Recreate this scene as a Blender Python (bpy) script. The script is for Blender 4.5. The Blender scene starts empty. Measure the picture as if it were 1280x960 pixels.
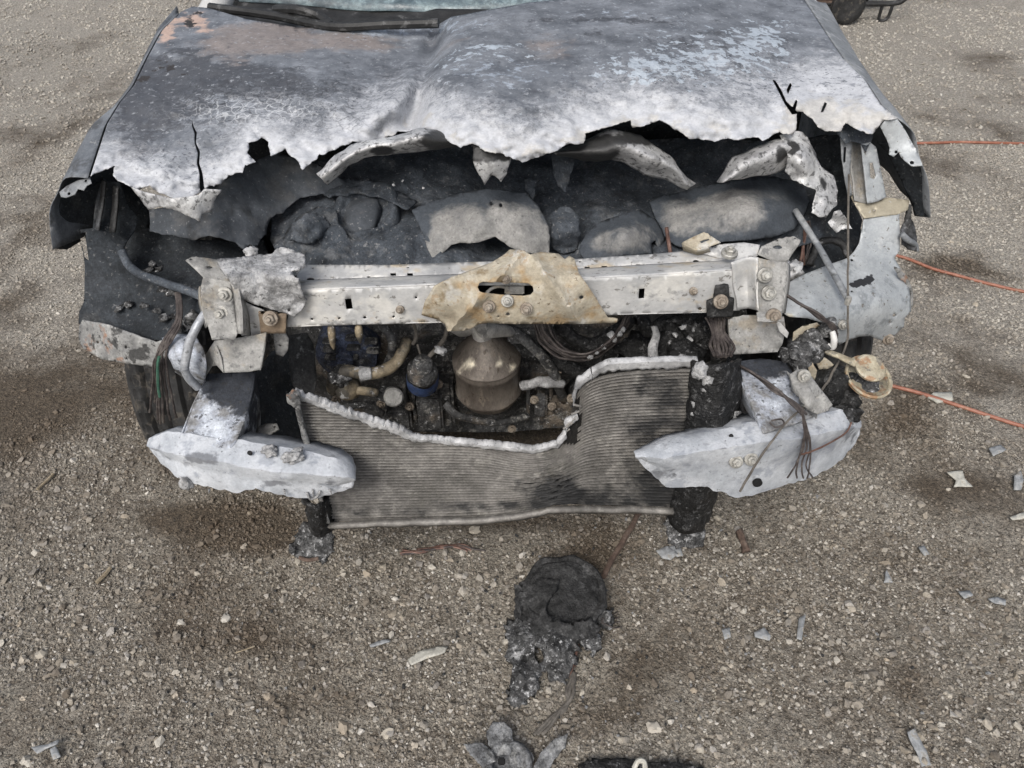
import bpy, bmesh, math, random
import numpy as np
from mathutils import Vector, Matrix, noise, geometry

random.seed(7); np.random.seed(7)
R = math.radians
SC = bpy.context.scene
COL = SC.collection

# ------------------------------------------------------------------ camera
F = 967.0                      # focal length in pixels of the 1280 wide photograph
PITCH = R(40.0); CAM_H = 1.52
cam_d = bpy.data.cameras.new('camera'); cam = bpy.data.objects.new('camera', cam_d)
COL.objects.link(cam); SC.camera = cam
cam.location = (0, 0, CAM_H); cam.rotation_euler = (R(90) - PITCH, 0, 0)
cam_d.sensor_fit = 'HORIZONTAL'; cam_d.angle = 2 * math.atan(640 / F)
cam_d.clip_start = 0.05; cam_d.clip_end = 2000

# ------------------------------------------------------------------ sky, sun, exposure
SUN_EL, SUN_AZ = R(47), R(200)          # high, a little behind and left of the camera, veiled by cloud
w = bpy.data.worlds.new('World'); SC.world = w; w.use_nodes = True
nt = w.node_tree; bg = nt.nodes['Background']
sky = nt.nodes.new('ShaderNodeTexSky'); sky.sky_type = 'NISHITA'; sky.sun_disc = False
sky.sun_elevation = SUN_EL; sky.sun_rotation = SUN_AZ
sky.air_density = 1.0; sky.dust_density = 4.0; sky.ozone_density = 1.0
hsv = nt.nodes.new('ShaderNodeHueSaturation'); hsv.inputs['Saturation'].default_value = 0.55
nt.links.new(sky.outputs[0], hsv.inputs['Color']); nt.links.new(hsv.outputs[0], bg.inputs[0])
bg.inputs[1].default_value = 0.12
sun_d = bpy.data.lights.new('sun', 'SUN'); sun_d.energy = 1.5; sun_d.angle = R(22); sun_d.color = (1, .975, .94)
sun = bpy.data.objects.new('sun', sun_d); COL.objects.link(sun)
sdir = Vector((math.sin(SUN_AZ) * math.cos(SUN_EL), math.cos(SUN_AZ) * math.cos(SUN_EL), math.sin(SUN_EL)))
sun.rotation_euler = sdir.to_track_quat('Z', 'Y').to_euler()
vs = SC.view_settings; vs.view_transform = 'Standard'; vs.look = 'None'; vs.gamma = 1; vs.exposure = 0.55
SC.cycles.max_bounces = 5; SC.cycles.diffuse_bounces = 3; SC.cycles.glossy_bounces = 2; SC.cycles.transmission_bounces = 2; SC.cycles.caustics_reflective = False; SC.cycles.caustics_refractive = False

# ------------------------------------------------------------------ layout: photograph pixel + depth -> place
YAW = 0.065                     # the car stands turned by about four degrees
ST, CT = math.sin(PITCH), math.cos(PITCH)
def ray(px, py):
    a = (px - 640) / F; b = (480 - py) / F
    return Vector((a, b * ST + CT, b * CT - ST))
def U(px, py, d):               # point at car depth d (metres ahead of the camera, along the turned car)
    r = ray(px, py); t = d / (r.y - YAW * r.x)
    return Vector((r.x * t, r.y * t, CAM_H + r.z * t))
def UZ(px, py, z):              # point at height z
    r = ray(px, py); t = (z - CAM_H) / r.z
    return Vector((r.x * t, r.y * t, z))
def PX(p):
    q = Vector(p) - Vector((0, 0, CAM_H))
    dep = q.y * CT - q.z * ST
    return 640 + F * q.x / dep, 480 - F * (q.y * ST + q.z * CT) / dep

# ------------------------------------------------------------------ materials
def s2l(c): 
    c /= 255.0
    return c / 12.92 if c <= .04045 else ((c + .055) / 1.055) ** 2.4
def C(r, g, b): return (s2l(r), s2l(g), s2l(b), 1)
def G1(v): return C(v, v, v)
MATS = {}
def M(name, stops, scale=14, detail=5, rough=.85, metal=0, bump=.4, bscale=90, bdist=.004, layers=(), lo=.3, hi=.7, nrough=.62, stretch=None, rvar=.0, grit=.10, gscale=75):
    """noise ramp of colours, then layers of further noise masks; every layer is a dict"""
    m = bpy.data.materials.new(name); m.use_nodes = True; MATS[name] = m
    t = m.node_tree; N = t.nodes; L = t.links; b = N['Principled BSDF']
    tc = N.new('ShaderNodeTexCoord'); src = tc.outputs['Object']
    if stretch:
        mp = N.new('ShaderNodeMapping'); mp.inputs['Scale'].default_value = stretch
        L.new(src, mp.inputs[0]); src = mp.outputs[0]
    def nz(sc, de=detail, ro=nrough, off=0):
        n = N.new('ShaderNodeTexNoise'); n.noise_dimensions = '3D'
        n.inputs['Scale'].default_value = sc; n.inputs['Detail'].default_value = de; n.inputs['Roughness'].default_value = ro
        L.new(src, n.inputs['Vector']); return n.outputs['Fac']
    f = nz(scale)
    cr = N.new('ShaderNodeValToRGB'); e = cr.color_ramp.elements
    n = len(stops)
    while len(e) < n: e.new(.5)
    for i, c in enumerate(stops):
        e[i].position = lo + (hi - lo) * i / max(1, n - 1); e[i].color = c
    L.new(f, cr.inputs[0]); col = cr.outputs[0]
    hsum = None
    for la in layers:
        k = la.get('kind', 'noise'); s = la.get('scale', 40)
        if k == 'noise': v = nz(s, la.get('detail', 4), la.get('nr', .65))
        elif k in ('voro', 'crack'):
            vo = N.new('ShaderNodeTexVoronoi'); vo.inputs['Scale'].default_value = s
            vo.feature = 'DISTANCE_TO_EDGE' if k == 'crack' else 'F1'
            wv = N.new('ShaderNodeTexNoise'); wv.inputs['Scale'].default_value = s * .7; wv.inputs['Detail'].default_value = 4
            L.new(src, wv.inputs['Vector'])
            ad = N.new('ShaderNodeVectorMath'); ad.operation = 'MULTIPLY_ADD'
            ad.inputs[1].default_value = (la.get('warp', .6) / s,) * 3
            L.new(wv.outputs['Color'], ad.inputs[0]); L.new(src, ad.inputs[2]); L.new(ad.outputs[0], vo.inputs['Vector'])
            v = vo.outputs['Distance']
        elif k == 'z':
            sp = N.new('ShaderNodeSeparateXYZ'); L.new(src, sp.inputs[0]); v = sp.outputs['Z']
        elif k == 'attr': v = None
        if la.get('attr'):
            at = N.new('ShaderNodeAttribute'); at.attribute_name = la['attr']
            if v is None: v = at.outputs['Fac']
            else:
                # coverage: the attribute says how much, the noise where
                ma = N.new('ShaderNodeMath'); ma.operation = 'MULTIPLY_ADD'
                ma.inputs[1].default_value = la.get('namp', .7) * 2.4; ma.inputs[2].default_value = -la.get('namp', .7) * 1.2
                L.new(v, ma.inputs[0])
                a3 = N.new('ShaderNodeMath'); L.new(ma.outputs[0], a3.inputs[0]); L.new(at.outputs['Fac'], a3.inputs[1]); v = a3.outputs[0]
        mr = N.new('ShaderNodeMapRange'); mr.interpolation_type = 'SMOOTHSTEP'
        mr.inputs['From Min'].default_value = la['lo']; mr.inputs['From Max'].default_value = la['hi']
        mr.inputs['To Max'].default_value = la.get('amt', 1.0)
        L.new(v, mr.inputs['Value'])
        mo = mr.outputs[0]
        if la.get('mattr'):
            at = N.new('ShaderNodeAttribute'); at.attribute_name = la['mattr']
            ma = N.new('ShaderNodeMath'); ma.operation = 'MULTIPLY'; ma.use_clamp = True; L.new(mo, ma.inputs[0]); L.new(at.outputs['Fac'], ma.inputs[1]); mo = ma.outputs[0]
        mx = N.new('ShaderNodeMix'); mx.data_type = 'RGBA'
        L.new(mo, mx.inputs[0]); L.new(col, mx.inputs[6]); mx.inputs[7].default_value = la['col']
        col = mx.outputs[2]
        if la.get('h'):
            ma = N.new('ShaderNodeMath'); ma.operation = 'MULTIPLY'; ma.inputs[1].default_value = la['h']
            L.new(mo, ma.inputs[0])
            if hsum is None: hsum = ma.outputs[0]
            else:
                a2 = N.new('ShaderNodeMath'); L.new(hsum, a2.inputs[0]); L.new(ma.outputs[0], a2.inputs[1]); hsum = a2.outputs[0]
    for gs, ga in ((gscale, grit), (gscale * 3.1, grit * 1.1)):
        if not grit: break
        mr = N.new('ShaderNodeMapRange'); mr.inputs['From Min'].default_value = .36; mr.inputs['From Max'].default_value = .64; mr.clamp = True
        mr.inputs['To Min'].default_value = 1 - ga * 1.3; mr.inputs['To Max'].default_value = 1 + ga
        L.new(nz(gs, 3, .6), mr.inputs['Value'])
        mx = N.new('ShaderNodeMix'); mx.data_type = 'RGBA'; mx.blend_type = 'MULTIPLY'; mx.inputs[0].default_value = 1
        L.new(col, mx.inputs[6]); L.new(mr.outputs[0], mx.inputs[7]); col = mx.outputs[2]
    L.new(col, b.inputs['Base Color'])
    b.inputs['Roughness'].default_value = rough; b.inputs['Metallic'].default_value = metal
    b.inputs['Specular IOR Level'].default_value = .35
    if rvar:
        mr = N.new('ShaderNodeMapRange'); mr.inputs['From Min'].default_value = .3; mr.inputs['From Max'].default_value = .7
        mr.inputs['To Min'].default_value = rough - rvar; mr.inputs['To Max'].default_value = rough + rvar
        L.new(nz(scale * 1.7), mr.inputs['Value']); L.new(mr.outputs[0], b.inputs['Roughness'])
    if bump:
        hb = nz(bscale, 4, .7)
        if hsum is not None:
            a2 = N.new('ShaderNodeMath'); L.new(hsum, a2.inputs[0]); L.new(hb, a2.inputs[1]); hb = a2.outputs[0]
        bp = N.new('ShaderNodeBump'); bp.inputs['Strength'].default_value = bump; bp.inputs['Distance'].default_value = bdist
        L.new(hb, bp.inputs['Height']); L.new(bp.outputs[0], b.inputs['Normal'])
    return m

A_ = dict(lo=.38, hi=.62)       # soft edge of a coverage layer
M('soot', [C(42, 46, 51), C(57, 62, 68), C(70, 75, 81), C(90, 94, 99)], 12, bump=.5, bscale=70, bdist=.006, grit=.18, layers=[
    dict(scale=130, lo=.6, hi=.66, col=G1(128), amt=.7), dict(scale=5, lo=.52, hi=.66, col=G1(28), amt=.7), dict(scale=18, lo=.55, hi=.65, col=C(98, 99, 100), amt=.5)])
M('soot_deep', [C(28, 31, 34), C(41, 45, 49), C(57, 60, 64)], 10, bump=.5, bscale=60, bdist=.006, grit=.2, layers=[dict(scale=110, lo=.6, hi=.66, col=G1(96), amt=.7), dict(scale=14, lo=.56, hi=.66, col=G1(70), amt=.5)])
M('soot_sheet', [C(52, 56, 61), C(68, 72, 77), C(84, 88, 93)], 7, bump=.35, bscale=60, grit=.08, layers=[
    dict(scale=16, lo=.5, hi=.66, col=G1(98), amt=.6), dict(scale=150, lo=.62, hi=.68, col=G1(136), amt=.6), dict(scale=9, lo=.56, hi=.68, col=G1(40), amt=.6)])
M('ash_cover', [G1(112), C(132, 131, 128), C(148, 146, 143)], 16, bump=.35, bscale=110, bdist=.005, grit=.10, layers=[
    dict(scale=9, lo=.54, hi=.68, col=G1(92), amt=.6), dict(scale=110, lo=.6, hi=.67, col=G1(76), amt=.5),
    dict(attr='soot', scale=11, namp=1.0, nr=.7, col=C(66, 71, 77), lo=.15, hi=.85)])
M('char', [G1(16), G1(28), G1(44)], 26, rough=.6, bump=1, bscale=60, bdist=.010, rvar=.2, grit=.4, layers=[
    dict(scale=60, lo=.56, hi=.64, col=G1(84), amt=.75), dict(scale=130, lo=.62, hi=.67, col=G1(130), amt=.5)])
M('char_soft', [G1(34), G1(48), G1(62)], 20, rough=.9, bump=.9, bscale=60, bdist=.008, grit=.3, layers=[dict(scale=30, lo=.56, hi=.66, col=G1(84), amt=.6)])
M('hub_grey', [G1(84), C(108, 109, 110), C(132, 132, 130)], 26, rough=.8, bump=.7, bscale=90, bdist=.005, grit=.25, layers=[dict(scale=40, lo=.56, hi=.64, col=G1(50), amt=.7)])
M('char_ash', [G1(46), G1(72), G1(100)], 22, bump=1, bscale=70, bdist=.010, grit=.35, layers=[
    dict(scale=45, lo=.54, hi=.62, col=G1(140), amt=.85), dict(scale=28, lo=.56, hi=.63, col=G1(22), amt=.85), dict(scale=110, lo=.6, hi=.66, col=G1(190), amt=.7)])
M('melt_white', [G1(100), G1(138), G1(168), G1(190)], 26, bump=.7, bscale=110, bdist=.008, grit=.12, layers=[
    dict(scale=50, lo=.54, hi=.66, col=G1(104), amt=.7), dict(scale=120, lo=.6, hi=.66, col=G1(62), amt=.75)])
M('rim_white', [G1(110), G1(144), G1(174), G1(194)], 24, bump=.35, bscale=90, bdist=.003, grit=.06, layers=[dict(scale=50, lo=.56, hi=.66, col=G1(118), amt=.6), dict(scale=110, lo=.61, hi=.66, col=G1(76), amt=.6)])
M('alu_white', [C(142, 146, 152), C(166, 170, 175), C(182, 185, 189), C(192, 195, 199)], 11, bump=.35, bscale=90, bdist=.004, rough=.75, grit=.05, layers=[
    dict(scale=22, lo=.52, hi=.64, col=C(138, 143, 151), amt=.75), dict(scale=7, lo=.52, hi=.66, col=C(118, 122, 130), amt=.7),
    dict(scale=60, lo=.60, hi=.68, col=C(128, 130, 134), amt=.5), dict(scale=110, lo=.65, hi=.69, col=G1(84), amt=.7), dict(attr='grime', scale=20, namp=.7, col=C(96, 98, 102), amt=.8, **A_)])
M('alu_sooty', [G1(96), G1(124), C(158, 163, 172), C(188, 193, 200)], 16, lo=.34, hi=.62, bump=.45, bscale=90, bdist=.005, rough=.7, grit=.14, layers=[
    dict(attr='soot', scale=20, namp=.7, nr=.7, col=C(50, 53, 59), **A_), dict(scale=90, lo=.58, hi=.64, col=G1(52), amt=.8)])
M('tie_steel', [C(162, 163, 163), C(178, 178, 177), C(192, 191, 188)], 15, rough=.55, metal=.15, bump=.15, bscale=100, bdist=.002, stretch=(.8, 1.1, 1.1), grit=.04, layers=[
    dict(scale=10, lo=.50, hi=.62, col=C(204, 202, 196), amt=.85), dict(scale=16, lo=.56, hi=.68, col=C(178, 160, 128), amt=.6),
    dict(scale=70, lo=.6, hi=.66, col=C(92, 88, 82), amt=.7), dict(scale=24, lo=.58, hi=.68, col=C(116, 117, 118), amt=.6), dict(scale=7, lo=.57, hi=.66, col=C(124, 126, 128), amt=.5)])
M('rust_tan', [C(138, 129, 112), C(160, 152, 135), C(180, 174, 161)], 20, bump=.4, bscale=100, bdist=.004, grit=.08, layers=[
    dict(scale=9, lo=.52, hi=.64, col=C(150, 124, 86), amt=.7), dict(scale=13, lo=.53, hi=.64, col=C(178, 176, 170), amt=.85),
    dict(scale=40, lo=.58, hi=.66, col=C(140, 116, 84), amt=.6), dict(scale=100, lo=.64, hi=.68, col=C(88, 74, 56), amt=.8), dict(attr='grime', scale=22, namp=.7, col=C(120, 104, 78), amt=.8, **A_)])
M('bracket_steel', [C(116, 116, 113), C(142, 141, 138), C(164, 163, 159)], 22, rough=.7, metal=.1, bump=.3, bscale=110, bdist=.003, grit=.10, layers=[
    dict(scale=12, lo=.54, hi=.66, col=C(140, 126, 102), amt=.5), dict(scale=36, lo=.58, hi=.66, col=G1(92), amt=.7),
    dict(scale=100, lo=.64, hi=.68, col=G1(56), amt=.8)])
M('galva', [C(138, 142, 145), C(158, 162, 164), C(172, 175, 176)], 9, rough=.5, metal=.25, bump=.15, bscale=110, bdist=.002, grit=.05, layers=[
    dict(scale=6, lo=.52, hi=.66, col=C(188, 191, 192), amt=.75), dict(scale=20, lo=.54, hi=.66, col=C(100, 105, 108), amt=.6),
    dict(scale=90, lo=.62, hi=.67, col=C(92, 84, 74), amt=.8), dict(attr='peel', scale=60, namp=.5, lo=.48, hi=.54, col=C(48, 48, 50)),
    dict(attr='tan', scale=18, namp=.7, col=C(152, 143, 122), amt=.85, **A_), dict(scale=40, lo=.6, hi=.67, col=C(186, 188, 188), amt=.6)])
M('fender_grey', [C(92, 95, 99), C(116, 119, 122), C(138, 140, 142)], 12, rough=.6, bump=.4, bscale=120, bdist=.002, grit=.06, layers=[
    dict(scale=60, lo=.58, hi=.66, col=G1(62), amt=.7), dict(scale=16, lo=.55, hi=.66, col=C(160, 162, 163), amt=.6)])
M('fender_soot', [C(70, 73, 78), C(94, 98, 103), C(114, 118, 123)], 12, rough=.6, bump=.4, bscale=110, bdist=.002, layers=[dict(scale=14, lo=.54, hi=.64, col=G1(58), amt=.7), dict(scale=60, lo=.6, hi=.66, col=G1(150), amt=.6)])
M('fender_black', [G1(28), G1(42), G1(62)], 11, rough=.65, bump=.5, bscale=100, bdist=.003, grit=.3, layers=[
    dict(scale=50, lo=.58, hi=.66, col=G1(104), amt=.7), dict(scale=9, lo=.55, hi=.68, col=C(84, 86, 90), amt=.6)])
M('lip_grey', [C(104, 104, 104), C(134, 134, 132), C(154, 153, 150)], 16, rough=.7, bump=.4, bscale=100, bdist=.004, grit=.12, layers=[
    dict(scale=20, lo=.53, hi=.6, col=G1(44), amt=.85), dict(scale=13, lo=.58, hi=.65, col=C(140, 100, 72), amt=.7), dict(scale=100, lo=.58, hi=.65, col=G1(44), amt=.8)])
M('bolt_steel', [C(128, 126, 120), C(164, 162, 156), C(190, 188, 180)], 60, rough=.5, metal=.4, bump=.3, bscale=300, bdist=.001)
M('bolt_rust', [C(108, 98, 88), C(134, 124, 112), C(156, 149, 138)], 60, rough=.6, metal=.3, bump=.4, bscale=300, bdist=.001)
M('rust_tab', [C(98, 86, 74), C(120, 105, 88), C(136, 120, 100)], 40, bump=.4, bscale=200, bdist=.002)
M('hole_dark', [G1(18), G1(30)], 30, bump=0)
M('fin_core', [C(32, 31, 29), C(42, 40, 38), C(52, 50, 47)], 9, rough=.75, bump=.0, grit=.3, gscale=110, layers=[
    dict(attr='soot', scale=16, namp=.7, col=G1(34), lo=.25, hi=.8)])
M('rad_tube', [C(88, 86, 82), C(114, 111, 107), C(138, 135, 130)], 14, rough=.6, metal=.25, bump=.4, bscale=260, bdist=.001, grit=.12, gscale=60, layers=[
    dict(scale=26, lo=.54, hi=.64, col=C(112, 109, 103), amt=.5), dict(scale=30, lo=.56, hi=.66, col=C(148, 145, 139), amt=.5), dict(attr='soot', scale=24, namp=.7, col=G1(52), lo=.25, hi=.8)])
M('rubber', [G1(26), G1(38), G1(54)], 20, rough=.75, bump=.3, bscale=150, bdist=.002, layers=[dict(scale=30, lo=.52, hi=.66, col=C(88, 83, 76), amt=.7)])
M('rim_dark', [G1(40), G1(62), G1(80)], 20, rough=.5, metal=.5, bump=.2)
M('cat_steel', [C(84, 77, 71), C(102, 95, 88), C(120, 113, 105)], 18, rough=.5, metal=.3, bump=.4, bscale=110, bdist=.003, stretch=(1, 1, .4), layers=[
    dict(scale=40, lo=.58, hi=.66, col=C(124, 115, 104), amt=.7), dict(attr='heat', scale=12, namp=.4, col=C(222, 190, 138), lo=.3, hi=.7), dict(attr='pale', scale=20, namp=.4, col=C(246, 236, 212), lo=.3, hi=.7), dict(scale=110, lo=.6, hi=.66, col=C(60, 50, 40), amt=.7)])
M('heat_shield', [C(146, 143, 137), C(176, 173, 167), C(196, 193, 187)], 14, rough=.6, metal=.2, bump=.4, bscale=100, layers=[dict(scale=30, lo=.55, hi=.65, col=G1(78), amt=.7)])
M('blue_paint', [C(40, 54, 86), C(54, 74, 114), C(80, 100, 138)], 40, rough=.5, bump=.3, bscale=200, layers=[dict(scale=40, lo=.53, hi=.62, col=G1(54), amt=.8)])
M('blue_sooty', [G1(40), C(54, 60, 76), C(76, 86, 108)], 16, rough=.7, bump=.7, bscale=70, bdist=.006, grit=.35, layers=[dict(scale=50, lo=.56, hi=.64, col=G1(96), amt=.6)])
M('engine_metal', [G1(40), G1(66), G1(96)], 18, rough=.7, bump=.9, bscale=60, bdist=.008, grit=.25, layers=[
    dict(scale=34, lo=.55, hi=.64, col=C(134, 132, 127), amt=.7), dict(scale=9, lo=.54, hi=.66, col=C(106, 92, 74), amt=.5), dict(scale=100, lo=.61, hi=.66, col=G1(170), amt=.7)])
M('brass_pipe', [C(104, 94, 78), C(140, 128, 107), C(170, 161, 142)], 24, rough=.55, metal=.2, bump=.7, bscale=110, layers=[
    dict(scale=14, lo=.47, hi=.58, col=G1(60), amt=.85), dict(scale=50, lo=.58, hi=.66, col=G1(205), amt=.7)])
M('alu_pipe', [C(128, 131, 136), C(158, 161, 165), C(182, 184, 187)], 30, rough=.45, metal=.4, bump=.2, bscale=200, layers=[dict(scale=50, lo=.57, hi=.65, col=G1(80), amt=.7)])
M('wire_dark', [C(40, 36, 36), C(64, 58, 56), C(94, 88, 84)], 60, rough=.7, bump=.3, bscale=300, bdist=.001)
M('wire_copper', [C(76, 58, 52), C(100, 75, 66), C(122, 100, 90)], 60, rough=.5, metal=.3, bump=.2, bscale=300, bdist=.001)
M('wire_green', [C(44, 74, 62), C(64, 104, 86)], 60, rough=.6, bump=0)
M('wire_grey', [C(78, 74, 69), C(106, 101, 94)], 60, rough=.6, bump=.2, bscale=300, bdist=.001)
M('cord_orange', [C(124, 80, 64), C(138, 90, 72), C(154, 108, 92)], 20, rough=.5, bump=.1, bscale=200, bdist=.001, layers=[dict(scale=30, lo=.56, hi=.66, col=C(150, 114, 94), amt=.7)])
M('glass_burnt', [C(58, 70, 76), C(86, 100, 106), C(118, 132, 134)], 14, rough=.4, bump=.5, bscale=70, bdist=.003, rvar=.2, layers=[
    dict(scale=34, lo=.46, hi=.66, col=C(140, 156, 158), amt=.75), dict(scale=6, lo=.46, hi=.66, col=C(66, 72, 76), amt=.8)])
M('body_white', [C(176, 175, 172), C(196, 195, 192)], 8, rough=.45, bump=.1, grit=.05, layers=[dict(scale=30, lo=.6, hi=.67, col=C(150, 124, 104), amt=.6)])
M('plastic_black', [G1(26), G1(38), G1(52)], 20, rough=.55, bump=.3, bscale=120, layers=[dict(scale=40, lo=.58, hi=.66, col=G1(96), amt=.5)])
M('plastic_grey', [C(112, 114, 116), C(136, 138, 139), C(152, 153, 152)], 24, rough=.6, bump=.25, bscale=200, bdist=.001, grit=.1, layers=[dict(scale=40, lo=.56, hi=.66, col=C(120, 112, 100), amt=.6)])
M('plastic_pale', [C(146, 144, 136), C(168, 166, 157), C(184, 182, 172)], 24, rough=.6, bump=.25, bscale=200, bdist=.001, grit=.1, layers=[dict(scale=40, lo=.56, hi=.66, col=C(132, 122, 106), amt=.6)])
M('wood_grey', [C(110, 98, 82), C(140, 128, 108), C(156, 146, 128)], 30, bump=.4, stretch=(1, 4, 4), bscale=120)
M('rust_rod', [C(70, 58, 51), C(90, 75, 66), C(108, 95, 86)], 50, bump=.3, bscale=200, bdist=.001)
M('tan_disc', [C(130, 122, 104), C(158, 150, 130), C(178, 171, 152)], 40, rough=.6, bump=.3, bscale=200, bdist=.001, layers=[dict(scale=34, lo=.54, hi=.62, col=C(140, 100, 66), amt=.7), dict(scale=50, lo=.56, hi=.63, col=G1(84), amt=.6)])
M('hood_burnt', [C(74, 77, 83), C(93, 97, 103), C(110, 114, 120), C(128, 132, 138)], 13, lo=.3, hi=.68, rough=.62, bump=.28, bscale=110, bdist=.003, rvar=.14, stretch=(.85, 1.15, 1.15), grit=.06, gscale=70, layers=[
    dict(attr='warm', scale=10, namp=.7, col=C(126, 118, 114), amt=.85, lo=.3, hi=.7),
    dict(attr='blue', scale=40, namp=.8, nr=.75, col=C(146, 155, 166), amt=.85, **A_),
    dict(attr='dark', scale=22, namp=.8, nr=.75, col=C(66, 68, 73), amt=.9, **A_),
    dict(scale=85, lo=.60, hi=.66, col=C(66, 68, 74), amt=.6, h=-.3),
    dict(scale=95, lo=.40, hi=.34, col=C(168, 172, 177), amt=.5, h=.2),
    dict(attr='white', scale=40, namp=.8, nr=.8, detail=6, col=C(174, 176, 180), h=.25, lo=.08, hi=.98),
    dict(attr='flake', scale=46, detail=3, namp=.75, col=C(160, 169, 178), amt=.85, h=1.0, lo=.47, hi=.53),
    dict(attr='cream', scale=18, namp=.7, col=C(172, 170, 166), amt=.85, **A_),
    dict(kind='noise', mattr='mott', scale=44, lo=.54, hi=.64, col=C(104, 108, 114), amt=.8, h=-.3),
    dict(kind='noise', mattr='mott', scale=150, lo=.58, hi=.63, col=C(70, 73, 80), amt=.8, h=-.3),
    dict(kind='crack', mattr='crack', scale=40, warp=1.4, lo=.05, hi=.012, col=C(54, 56, 60), amt=.85, h=-.8),
    dict(kind='crack', mattr='crackw', scale=55, warp=1.6, lo=.07, hi=.02, col=C(206, 208, 210), amt=.8, h=.3),
    dict(attr='rust', scale=26, namp=.6, col=C(172, 150, 138), **A_),
    dict(attr='scab', scale=45, namp=.7, col=C(48, 45, 44), h=-.6, lo=.44, hi=.52)])
M('hood_under', [C(150, 150, 151), C(184, 184, 184), C(212, 212, 210)], 14, rough=.5, bump=.4, bscale=100, bdist=.005, grit=.08, metal=.3, layers=[
    dict(scale=90, lo=.54, hi=.62, col=G1(70), amt=.8), dict(scale=24, lo=.54, hi=.64, col=G1(104), amt=.6), dict(attr='soot', scale=14, namp=.7, col=G1(60), **A_)])
M('stone_mix', [C(120, 112, 102)], 40, bump=.3, bscale=240, bdist=.001)

# gravel grains: colour changes from grain to grain
def grain_mat(name, cols):
    m = bpy.data.materials.new(name); m.use_nodes = True; t = m.node_tree; N = t.nodes; L = t.links; b = N['Principled BSDF']
    oi = N.new('ShaderNodeObjectInfo'); cr = N.new('ShaderNodeValToRGB'); e = cr.color_ramp.elements
    cr.color_ramp.interpolation = 'LINEAR'
    while len(e) < len(cols): e.new(.5)
    for i, c in enumerate(cols): e[i].position = i / (len(cols) - 1); e[i].color = c
    L.new(oi.outputs['Random'], cr.inputs[0])
    tc = N.new('ShaderNodeTexCoord'); nz = N.new('ShaderNodeTexNoise'); nz.inputs['Scale'].default_value = 3; nz.inputs['Detail'].default_value = 6
    L.new(tc.outputs['Object'], nz.inputs['Vector'])
    mr = N.new('ShaderNodeMapRange'); mr.inputs['From Min'].default_value = .3; mr.inputs['From Max'].default_value = .7
    mr.inputs['To Min'].default_value = .72; mr.inputs['To Max'].default_value = 1.15; L.new(nz.outputs['Fac'], mr.inputs['Value'])
    mx = N.new('ShaderNodeMix'); mx.data_type = 'RGBA'; mx.blend_type = 'MULTIPLY'; mx.inputs[0].default_value = 1
    L.new(cr.outputs[0], mx.inputs[6]); L.new(mr.outputs[0], mx.inputs[7])
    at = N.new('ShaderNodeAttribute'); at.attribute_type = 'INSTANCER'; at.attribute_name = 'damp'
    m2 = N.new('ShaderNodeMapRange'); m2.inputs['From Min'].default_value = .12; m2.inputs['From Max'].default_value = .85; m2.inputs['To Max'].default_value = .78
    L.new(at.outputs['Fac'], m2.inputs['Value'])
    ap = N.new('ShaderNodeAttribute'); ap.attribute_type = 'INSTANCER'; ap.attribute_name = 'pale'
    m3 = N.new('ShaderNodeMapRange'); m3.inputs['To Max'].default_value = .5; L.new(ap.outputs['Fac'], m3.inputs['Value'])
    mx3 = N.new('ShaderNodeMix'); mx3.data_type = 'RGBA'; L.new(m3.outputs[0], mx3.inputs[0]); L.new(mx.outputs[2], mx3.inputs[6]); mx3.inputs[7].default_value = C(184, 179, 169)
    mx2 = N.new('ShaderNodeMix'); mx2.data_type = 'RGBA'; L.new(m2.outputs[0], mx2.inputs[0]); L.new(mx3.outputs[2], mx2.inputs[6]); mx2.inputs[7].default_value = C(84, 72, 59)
    L.new(mx2.outputs[2], b.inputs['Base Color'])
    b.inputs['Roughness'].default_value = .85; b.inputs['Specular IOR Level'].default_value = .3
    MATS[name] = m; return m
grain_mat('grain', [C(90, 82, 72), C(142, 135, 124), C(112, 104, 94), C(158, 152, 142), C(102, 97, 91), C(144, 135, 121), C(174, 169, 159), C(122, 113, 101), C(104, 97, 88), C(154, 148, 138), C(130, 125, 119), C(194, 189, 180)])
grain_mat('pebble_pale', [C(146, 139, 127), C(170, 163, 150), C(134, 127, 117), C(160, 148, 131), C(182, 177, 167), C(126, 121, 114)])

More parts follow.
